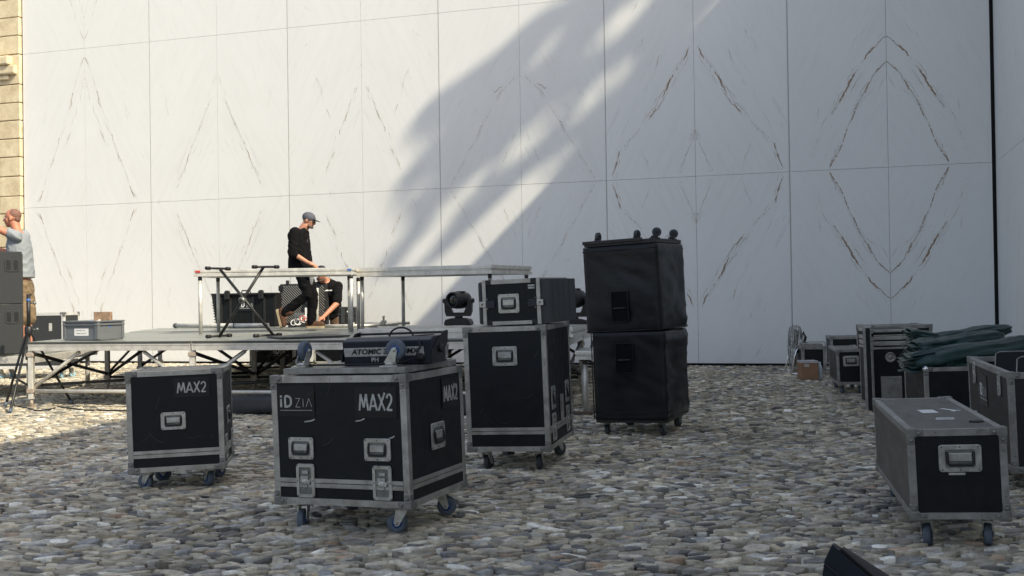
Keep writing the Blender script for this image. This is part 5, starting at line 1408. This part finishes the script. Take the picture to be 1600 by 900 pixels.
def tripod():
    y = 12.05; c = aty(46, 620, y)
    root = thing('tripod_stand', 'black tripod speaker stand at the left corner of the stage', 'tripod stand', (c.x, y, 0))
    top = aty(46, 460, y).z; col = aty(46, 516, y).z
    b = MB(); b.tube([(0, 0, .16), (0, 0, col)], .019, 10); b.tube([(0, 0, col - .02), (0, 0, top)], .016 * 1.35, 10); b.build('pole', M['blackpaint'], root)
    b = MB(); b.lathe([(.04, col - .06), (.045, col - .04), (.045, col + .03), (.03, col + .05)], 14); b.lathe([(.035, .50), (.038, .52), (.038, .58), (.03, .6)], 12); b.build('collar', M['blackpaint'], root)
    b = MB(); b.tube([(.03, 0, col), (.09, -.01, col + .01)], .008, 6); b.ball((.10, -.01, col + .01), .018, 5); b.tube([(.02, 0, top - .10), (.06, 0, top - .10)], .008, 6); b.ball((.07, 0, top - .1), .02, 5); b.build('knob', M['zincdark'], root)
    b = MB(); b.lathe([(.0225, top - .08), (.0225, top - .05)], 10); b.build('blue_ring', M['blue'], root)
    f1 = at(9, 632, .02); f2 = at(16, 643, .02); f3 = at(112, 629, .02)
    for f in (f1, f2, f3):
        v = Vector((f.x - c.x, f.y - y, .02)); a = Vector((0, 0, col - .03)); o_ = v.normalized() * .03
        b = MB(); b.tube([a + Vector((o_.x, o_.y, 0)), v], .0135, 8); lg = b.build('leg', M['blackpaint'], root)
        b = MB(); b.tube([v + (a - v) * .03, v - (a - v).normalized() * .015], .019, 8); b.build('rubber_foot', M['tyre'], lg)
        mid = a.lerp(v, .62); b = MB(); b.tube([mid, Vector((0, 0, .20))], .010, 6); b.build('brace', M['blackpaint'], root)
tripod()

pts = [at(u, v, .012) for u, v in ((22, 634), (40, 637), (58, 642), (75, 640), (92, 636), (110, 638), (135, 641), (165, 641), (200, 642), (240, 643), (290, 645))]
cbl = thing('ground_cable', 'thin black cable snaking over the cobbles from the tripod along the stage front', 'cable', pts[0])
b = MB(); b.tube([p - pts[0] for p in pts], .008, 6); b.build('sheath', M['rubber'], cbl)
# ------------------------------------------------------------------ people
def cap_tube(b, P_, rad, n=14, flat=None):
    b.tube(P_, rad, n, cap=False)
    for p, r in ((P_[0], rad[0]), (P_[-1], rad[-1])): b.ball(p, r * .995, 7)
    # close the tube ends
    b2 = len(b.v)
def limb(b, P_, rad, sub=3):
    pts = []; rs = []
    P_ = [Vector(p) for p in P_]
    for i in range(len(P_) - 1):
        for k in range(sub): t = k / sub; pts.append(P_[i].lerp(P_[i + 1], t)); rs.append(rad[i] * (1 - t) + rad[i + 1] * t)
    pts.append(P_[-1]); rs.append(rad[-1])
    b.tube(pts, rs, 14, cap=True)
    for p, r in zip(P_, rad): b.ball(p, r * 1.0, 7)
def loft(b, rings, n=20):
    """rings: (centre, lateral axis, front axis, half width, half depth)"""
    vs = []
    for (c, u, v, a, d) in rings:
        c, u, v = Vector(c), Vector(u).normalized(), Vector(v).normalized()
        for j in range(n):
            t = 2 * PI * j / n; ct, st_ = math.cos(t), math.sin(t)
            vs.append(c + u * a * (abs(ct) ** .85) * (1 if ct > 0 else -1) + v * d * (abs(st_) ** .9) * (1 if st_ > 0 else -1))
    k = len(rings); fs = [(i * n + j, i * n + (j + 1) % n, (i + 1) * n + (j + 1) % n, (i + 1) * n + j) for i in range(k - 1) for j in range(n)]
    fs += [tuple(range(n))[::-1], tuple((k - 1) * n + j for j in range(n))]
    b.add(vs, fs, 0, True)
def solid(b, name, m_, parent, vox=.008, smooth_it=4, wr=0., wsc=9.):
    """fuse the closed shapes into one continuous skin"""
    o = b.build(name, m_, None)
    r = o.modifiers.new('r', 'REMESH'); r.mode = 'VOXEL'; r.voxel_size = vox; r.use_smooth_shade = True
    s = o.modifiers.new('s', 'SMOOTH'); s.iterations = smooth_it; s.factor = .5
    bpy.context.view_layer.update()
    me = bpy.data.meshes.new_from_object(o.evaluated_get(bpy.context.evaluated_depsgraph_get()))
    bpy.data.objects.remove(o)
    if wr:
        nv = len(me.vertices); co_ = np.empty(nv * 3); me.vertices.foreach_get('co', co_); co_ = co_.reshape(-1, 3)
        no = np.array([v.normal[:] for v in me.vertices])
        for i in range(nv):
            p = Vector(co_[i]); q = 1 - abs(noise.noise(Vector((p.x * wsc, p.y * wsc, p.z * wsc * 1.7 + p.x * 5)))) * 2
            co_[i] += no[i] * wr * (q - .4)
        me.vertices.foreach_set('co', co_.ravel()); me.update()
    me.name = name
    for p in me.polygons: p.use_smooth = True
    ob = bpy.data.objects.new(name, me); COL.objects.link(ob); ob.parent = parent
    return ob
def head_shapes(b, c, fwd, upv, s=1.):
    """head of height about .23 m; c = centre"""
    c = Vector(c); f = Vector(fwd).normalized(); u = Vector(upv).normalized(); l = u.cross(f).normalized(); u = f.cross(l).normalized()
    T = Matrix((l, f, u)).transposed()
    def P(x, y, z): return c + (l * x + f * y + u * z) * s
    b.ball(P(0, -.012, .025), (.074 * s, .094 * s, .088 * s), 10, T=T)           # skull
    b.ball(P(0, .020, -.035), (.058 * s, .068 * s, .070 * s), 9, T=T)            # face
    b.ball(P(0, .050, -.088), (.034 * s, .032 * s, .024 * s), 7, T=T)            # chin
    b.ball(P(0, .074, .022), (.050 * s, .016 * s, .011 * s), 6, T=T)             # brow
    b.tube([P(0, .078, .014), P(0, .098, -.014), P(0, .104, -.028)], [.008 * s, .011 * s, .013 * s], 8); b.ball(P(0, .100, -.030), .014 * s, 5)  # nose
    b.ball(P(0, .084, -.055), (.022 * s, .010 * s, .005 * s), 5, T=T); b.ball(P(0, .081, -.066), (.020 * s, .010 * s, .006 * s), 5, T=T)  # lips
    for e in (-1, 1):
        b.ball(P(e * .074, -.012, -.012), (.010 * s, .020 * s, .032 * s), 6, T=T)  # ears
        b.ball(P(e * .045, .045, -.02), (.018 * s, .018 * s, .02 * s), 5, T=T)     # cheekbones
    return P, T
def eyes(parent, P, s=1.):
    for e in (-1, 1):
        b = MB(); b.ball(P(e * .030, .0690, .004), .0105 * s, 6); ey = b.build('eye', M['paper'], parent)
        b = MB(); b.ball(P(e * .031, .0760, .003), .0062 * s, 5); b.build('iris', M['spkhole'], ey)
def hand_shapes(b, wrist, d, palm, s=1., curl=.5, spread=.25):
    """palm and five fingers; d = direction, palm = palm normal"""
    w = Vector(wrist); d = Vector(d).normalized(); pn = Vector(palm); pn = (pn - d * pn.dot(d)).normalized(); side = d.cross(pn).normalized()
    limb(b, [w, w + d * .05 * s, w + d * .085 * s], [.025 * s, .030 * s, .026 * s], 2)
    b.ball(w + d * .055 * s + side * .016 * s, .026 * s, 6); b.ball(w + d * .055 * s - side * .016 * s, .026 * s, 6)
    for k, (o, L_) in enumerate(((-.030, .062), (-.010, .075), (.010, .080), (.030, .070))):
        a = w + d * .088 * s + side * o * s; dd = (d + side * o * 6 * spread).normalized()
        p1 = a + dd * L_ * .45 * s; d2 = (dd + pn * curl).normalized(); p2 = p1 + d2 * L_ * .32 * s; d3 = (d2 + pn * curl).normalized(); p3 = p2 + d3 * L_ * .28 * s
        limb(b, [a - dd * .02 * s, p1, p2, p3], [.0100 * s, .0095 * s, .0088 * s, .0078 * s], 2)
    t0 = w + d * .025 * s + side * .030 * s; t1 = t0 + (d * .6 + side * .7 + pn * .3).normalized() * .040 * s; t2 = t1 + (d + pn * .5 + side * .2).normalized() * .032 * s
    limb(b, [t0, t1, t2], [.013 * s, .0115 * s, .0095 * s], 2)
Y_ = (0, 1, 0)
# ---- walking man: faces +x
def walking_man():
    y = 15.65; c = at(487, 513, SZt)
    root = thing('person', 'man in a grey cap, black hoodie and black jeans walking on the stage', 'person', (aty(487, 513, y).x, y, SZt + .004), R(-4))
    pel = Vector((-.13, 0, .88)); chest = Vector((-.175, 0, 1.24)); nb = Vector((-.125, 0, 1.455)); hc = Vector((-.02, 0, 1.597))
    hf = Vector((1, 0, -.32)); hu = Vector((.32, 0, 1))
    hipN, kneeN, ankN = Vector((-.13, -.09, .86)), Vector((-.03, -.10, .49)), Vector((-.38, -.09, .245))
    hipF, kneeF, ankF = Vector((-.12, .09, .86)), Vector((.01, .09, .48)), Vector((-.03, .09, .10))
    shN, elN, wrN = Vector((-.18, -.19, 1.40)), Vector((-.20, -.25, 1.10)), Vector((.02, -.26, .965))
    shF, elF, wrF = Vector((-.15, .19, 1.40)), Vector((-.17, .25, 1.12)), Vector((-.03, .24, .93))
    b = MB()
    torso = [(pel + Vector((0, 0, -.06)), Y_, (1, 0, 0), .15, .105), (pel + Vector((0, 0, .06)), Y_, (1, 0, 0), .155, .11), (Vector((-.15, 0, 1.08)), Y_, (1, 0, 0), .145, .105), (chest, Y_, (1, 0, .1), .17, .12), (Vector((-.155, 0, 1.39)), Y_, (1, 0, .3), .165, .10), (nb, Y_, (1, 0, .4), .07, .065)]
    loft(b, torso); limb(b, [nb + Vector((-.02, 0, -.04)), hc + Vector((-.05, 0, -.08))], [.072, .068])
    P, T = head_shapes(b, hc, hf, hu)
    for s in ((shN, elN, wrN), (shF, elF, wrF)): limb(b, s, [.052, .042, .027])
    hand_shapes(b, wrN, (.85, 0, -.35), (.1, .2, -1), 1, .45); hand_shapes(b, wrF, (.7, -.1, -.5), (.1, -.2, -1), 1, .5)
    for s in ((hipN, kneeN, ankN), (hipF, kneeF, ankF)): limb(b, s, [.082, .058, .04])
    limb(b, [ankN, ankN + Vector((.02, 0, -.08))], [.03, .02]); limb(b, [ankF, ankF + Vector((.10, 0, -.04))], [.03, .02])
    body = solid(b, 'body', M['skin'], root, .0065)
    eyes(body, P)
    # hoodie
    b = MB(); loft(b, [(Vector((-.155, 0, .865)), Y_, (1, 0, 0), .20, .175), (Vector((-.155, 0, .90)), Y_, (1, 0, 0), .20, .175), (Vector((-.16, 0, 1.08)), Y_, (1, 0, 0), .195, .162), (chest, Y_, (1, 0, .1), .21, .158), (Vector((-.16, 0, 1.385)), Y_, (1, 0, .25), .195, .125), (Vector((-.14, 0, 1.455)), Y_, (1, 0, .4), .115, .095)])
    limb(b, [shN, elN, elN.lerp(wrN, .12)], [.086, .076, .066]); limb(b, [shF, elF, elF.lerp(wrF, .12)], [.086, .076, .066])
    b.ball((-.255, 0, 1.36), (.085, .12, .10), 8); b.ball((-.245, 0, 1.30), (.06, .10, .09), 7); limb(b, [(-.20, -.09, 1.43), (-.235, 0, 1.44), (-.20, .09, 1.43)], [.04, .045, .04])
    hd_ = solid(b, 'hoodie', M['hoodie'], root, .008, 5, .010, 8)
    b = MB(); b.ribbon([(0, 0), (.0, -.035)], .012, frame((.0, -.14, 1.30), (0, 1, 0), (-.1, 0, 1))); 
    b = MB(); b.rrect(.05, .04, .004, 0, .003, frame((-.032, -.05, 1.29), (.35, -.95, 0), Z3)); b.build('chest_badge', M['greyprint'], hd_)
    # jeans
    b = MB(); loft(b, [(pel + Vector((0, 0, -.10)), Y_, (1, 0, 0), .165, .12), (pel + Vector((0, 0, .02)), Y_, (1, 0, 0), .17, .125), (pel + Vector((0, 0, .10)), Y_, (1, 0, 0), .155, .115)])
    limb(b, [hipN, kneeN, ankN + Vector((-.0, 0, -.01))], [.105, .078, .066]); limb(b, [hipF, kneeF, ankF + Vector((0, 0, -.01))], [.105, .078, .068])
    solid(b, 'jeans', M['jeans'], root, .008, 4, .008, 9)
    # rag from the pocket
    b = MB(); loft(b, [(Vector((-.02, .02, .64)), Y_, (1, 0, 0), .05, .03), (Vector((-.01, .02, .72)), Y_, (1, 0, 0), .07, .045), (Vector((-.02, .02, .87)), Y_, (1, 0, 0), .08, .06)]); solid(b, 'pocket_rag', M['rag'], root, .008, 3, .006, 14)
    # boots
    def boot(ank, toe, upv):
        ank = Vector(ank); toe = Vector(toe); d = (toe - ank).normalized(); upv = Vector(upv).normalized(); heel = ank - d * .05
        b = MB(); limb(b, [ank + upv * .085, ank - upv * .015], [.058, .056]); limb(b, [heel - upv * .03, ank - upv * .045, toe - upv * .05], [.048, .054, .044])
        o = solid(b, 'boot', M['boot'], root, .007, 3)
        s_ = MB(); l = d.cross(upv).normalized(); Tm = Matrix((d, l, upv)).transposed().to_4x4(); Tm.translation = ank - upv * .088 + d * .055
        s_.rrect(.285, .092, .045, -.018, .014, Tm); s_.build('sole', M['sole'], o)
    boot(ankF + Vector((0, 0, .0)), ankF + Vector((.16, 0, 0)), (0, 0, 1)); boot(ankN + Vector((.0, 0, -.02)), ankN + Vector((.035, 0, -.17)), (.95, 0, .25))
    # cap, glasses, beard
    b = MB(); T4 = T
    b.ball(P(0, -.012, .040), (.084, .103, .082), 10, T=T)
    cp = solid(b, 'cap', M['capgrey'], root, .006, 2)
    b = MB(); vs = []; n = 10
    for k in range(n + 1):
        a = -1.15 + 2.3 * k / n
        vs += [P(math.sin(a) * .070, .065 + .02 * math.cos(a), .030), P(math.sin(a) * .074, .085 + .085 * math.cos(a), .018), P(math.sin(a) * .074, .085 + .085 * math.cos(a), .026), P(math.sin(a) * .070, .065 + .02 * math.cos(a), .040)]
    fs = []
    for k in range(n):
        o = 4 * k
        for j in range(4): fs.append((o + j, o + (j + 1) % 4, o + 4 + (j + 1) % 4, o + 4 + j))
    fs += [(3, 2, 1, 0), (4 * n, 4 * n + 1, 4 * n + 2, 4 * n + 3)]
    b.add(vs, fs, 0, True); b.build('brim', M['capblack'], cp)
    b = MB()
    for e in (-1, 1):
        b.tube([P(e * .033 + .022 * math.cos(a), .094, .002 + .017 * math.sin(a)) for a in np.linspace(0, 2 * PI, 12)[:-1]], .0032, 5, closed=True)
        b.tube([P(e * .056, .092, .006), P(e * .078, .03, .008), P(e * .080, -.01, .0)], .003, 5)
    b.build('glasses', M['rubber'], root)
    b = MB()
    for k in range(-4, 5):
        a = k * .32; b.ball(P(math.sin(a) * .056, .020 + .058 * math.cos(a) * 1.0, -.078 - .012 * math.cos(a)), .021, 5)
    b.ball(P(0, .082, -.048), (.030, .012, .008), 5, T=T)
    solid(b, 'beard', M['beard'], root, .006, 2)
walking_man()

# ---- man bending over the back of the stage: faces the camera (-y), leaning
def bending_man():
    y = 17.95; c = aty(512, 566, y)
    root = thing('person', 'bearded man in black cap and black polo shirt bending over the stage', 'person', (c.x, y, 0), R(0))
    X_ = (1, 0, 0)
    pel = Vector((0.02, .12, .90)); chest = Vector((.04, -.16, 1.30)); nb = Vector((.02, -.27, 1.47)); hc = Vector((-.02, -.40, 1.585)); hf = Vector((-.25, -1, -.65)); hu = Vector((-.05, -.65, 1))
    shR, elR, wrR = Vector((.22, -.20, 1.37)), Vector((.23, -.36, 1.08)), Vector((.05, -.62, .86))
    shL, elL, wrL = Vector((-.17, -.20, 1.37)), Vector((-.19, -.36, 1.10)), Vector((-.10, -.60, .90))
    legs = [(Vector((-.10, .12, .88)), Vector((-.12, .02, .48)), Vector((-.13, .10, .09))), (Vector((.13, .12, .88)), Vector((.15, .03, .48)), Vector((.16, .12, .09)))]
    b = MB()
    ax = (0, -.75, .45)
    loft(b, [(pel + Vector((0, .02, -.08)), X_, (0, 1, .1), .165, .12), (pel, X_, (0, 1, .3), .17, .125), (Vector((.03, .0, 1.10)), X_, (0, 1, .5), .165, .12), (chest, X_, (0, 1, .6), .19, .13), (Vector((.03, -.215, 1.41)), X_, (0, 1, .7), .17, .10), (nb, X_, (0, 1, .9), .075, .07)])
    limb(b, [nb + Vector((0, .04, -.04)), hc + Vector((0, .03, -.04))], [.066, .06]); P, T = head_shapes(b, hc, hf, hu, 1.02)
    for s in ((shR, elR, wrR), (shL, elL, wrL)): limb(b, s, [.06, .050, .032])
    hand_shapes(b, wrR, (-.45, -.7, -.35), (0, .1, -1), 1.05, .5); hand_shapes(b, wrL, (.2, -.8, -.3), (0, .1, -1), 1.05, .5)
    for s in legs: limb(b, s, [.085, .06, .042]); limb(b, [s[2], s[2] + Vector((0, -.17, -.04))], [.04, .03])
    body = solid(b, 'body', M['skin2'], root, .007); eyes(body, P, 1.02)
    b = MB(); loft(b, [(pel + Vector((0, .02, -.05)), X_, (0, 1, .2), .215, .165), (pel + Vector((0, -.02, .06)), X_, (0, 1, .3), .21, .165), (Vector((.03, -.02, 1.12)), X_, (0, 1, .5), .215, .165), (chest, X_, (0, 1, .6), .225, .155), (Vector((.03, -.21, 1.41)), X_, (0, 1, .7), .20, .115), (Vector((.02, -.26, 1.465)), X_, (0, 1, .8), .10, .085)])
    limb(b, [shR, shR.lerp(elR, .85)], [.085, .082]); limb(b, [shL, shL.lerp(elL, .85)], [.085, .082])
    ps = solid(b, 'polo_shirt', M['hoodie'], root, .009, 4, .009, 7)
    T_ = frame(Vector((.09, -.335, 1.295)), (1, .1, 0), (0, .45, .8)); 
    b = MB()
    b.box(-.06, -.045, -.012, .012, .0, .004, 0, T_); b.box(-.038, -.012, -.012, .012, .0, .004, 0, T_); [b.box(x, x + .012, -.010, .010, 0, .004, 0, T_) for x in (0, .022, .044)]; b.build('chest_print', M['paper'], ps)
    b = MB(); loft(b, [(pel + Vector((0, .02, -.10)), X_, (0, 1, 0), .18, .135), (pel + Vector((0, .0, .08)), X_, (0, 1, .2), .175, .13)])
    for s in legs: limb(b, [s[0], s[1], s[2] + Vector((0, 0, .05))], [.11, .088, .075])
    solid(b, 'trousers', M['trouser'], root, .009, 4, .008, 8)
    for s in legs:
        b = MB(); limb(b, [s[2] + Vector((0, .03, -.045)), s[2] + Vector((0, -.17, -.05))], [.042, .038]); solid(b, 'shoe', M['rubber'], root, .008, 3)
    b = MB(); b.ball(P(0, -.012, .044), (.088, .106, .078), 9, T=T); b.ball(P(0, .10, .03), (.06, .05, .010), 6, T=T); solid(b, 'cap', M['capblack'], root, .007, 2)
    b = MB()
    for k in range(-4, 5):
        a = k * .32; b.ball(P(math.sin(a) * .058, .022 + .060 * math.cos(a), -.080 - .016 * math.cos(a)), .025, 5)
    solid(b, 'beard', M['hair'], root, .007, 2)
bending_man()

# ---- man at the left, faces -x, arm stretched out
def left_man():
    y = 13.45; g = aty(30, 553, y); zf = zp
    root = thing('person', 'man with cropped hair, pale grey t-shirt and khaki shorts reaching out behind the speakers', 'person', (aty(28, 553, y).x, y, zf + .002), R(0))
    k = y / F
    def Q(u, v, yy): p = aty(u, v, y); return Vector((p.x - root.location.x, yy, p.z - zf))
    hc = Q(19, 341, 0); hf = Vector((-1, 0, -.02)); hu = Vector((.0, 0, 1))
    hip = Q(33, 448, 0); nb = Q(27, 363, 0); ch = Q(30, 385, 0)
    shN = Q(36, 371, -.18); elN = Q(6, 358, -.25); wrN = Q(-22, 346, -.25); shF = Q(26, 368, .19); elF = Q(2, 395, .24); wrF = Q(-18, 388, .2)
    H_ = hip.z; lx = hip.x
    leg = [(Vector((lx, s * .09, H_)), Vector((lx + .03, s * .10, H_ * .53)), Vector((lx + .05, s * .10, .09))) for s in (-1, 1)]
    b = MB(); Y1 = (0, -1, 0)
    loft(b, [(Vector((lx, 0, H_ - .06)), Y_, (1, 0, 0), .155, .11), (Vector((lx, 0, H_ + .06)), Y_, (1, 0, 0), .155, .11), (ch.lerp(hip, .5), Y_, (1, 0, 0), .145, .11), (ch, Y_, (1, 0, 0), .175, .12), (Vector((nb.x + .015, 0, nb.z - .05)), Y_, (1, 0, 0), .165, .09), (nb + Vector((0, 0, .01)), Y_, (1, 0, 0), .07, .065)])
    limb(b, [nb + Vector((.01, 0, -.04)), hc + Vector((.025, 0, -.06))], [.06, .058]); P, T = head_shapes(b, hc, hf, hu, 1.04)
    for s in ((shN, elN, wrN), (shF, elF, wrF)): limb(b, s, [.052, .046, .03])
    hand_shapes(b, wrN, (-1, 0, .3), (0, 0, -1), 1, .4); hand_shapes(b, wrF, (-1, 0, .1), (0, 0, -1), 1, .4)
    for s in leg: limb(b, s, [.082, .056, .040]); limb(b, [s[2], s[2] + Vector((-.17, 0, -.04))], [.04, .03])
    body = solid(b, 'body', M['skin2'], root, .006); eyes(body, P, 1.04)
    b = MB(); hem = Q(35, 434, 0)
    loft(b, [(Vector((hem.x, 0, hem.z)), Y_, (1, 0, 0), .19, .135), (ch.lerp(hem, .6), Y_, (1, 0, 0), .18, .135), (ch, Y_, (1, 0, 0), .185, .135), (Vector((nb.x + .02, 0, nb.z - .05)), Y_, (1, 0, 0), .18, .105), (nb + Vector((.005, 0, -.01)), Y_, (1, 0, 0), .095, .085)])
    limb(b, [shN, shN.lerp(elN, .28)], [.074, .070]); limb(b, [shF, shF.lerp(elF, .26)], [.080, .078])
    solid(b, 'tshirt', M['shirt'], root, .008, 4, .010, 6)
    b = MB(); loft(b, [(Vector((lx, 0, H_ - .10)), Y_, (1, 0, 0), .175, .13), (Vector((lx, 0, H_ + .08)), Y_, (1, 0, 0), .16, .12)])
    for s in leg: limb(b, [s[0], s[0].lerp(s[1], 1.05)], [.115, .105])
    solid(b, 'shorts', M['shorts'], root, .009, 3, .008, 8)
    for s in leg:
        b = MB(); limb(b, [s[2] + Vector((.03, 0, -.045)), s[2] + Vector((-.17, 0, -.05))], [.042, .036]); solid(b, 'shoe', M['rubber'], root, .008, 3)
    b = MB(); b.ball(P(0, -.026, .037), (.0775, .090, .080), 10, T=T); b.ball(P(0, -.060, -.005), (.060, .044, .055), 8, T=T)
    solid(b, 'cropped_hair', M['cropped'], root, .006, 2)
left_man()
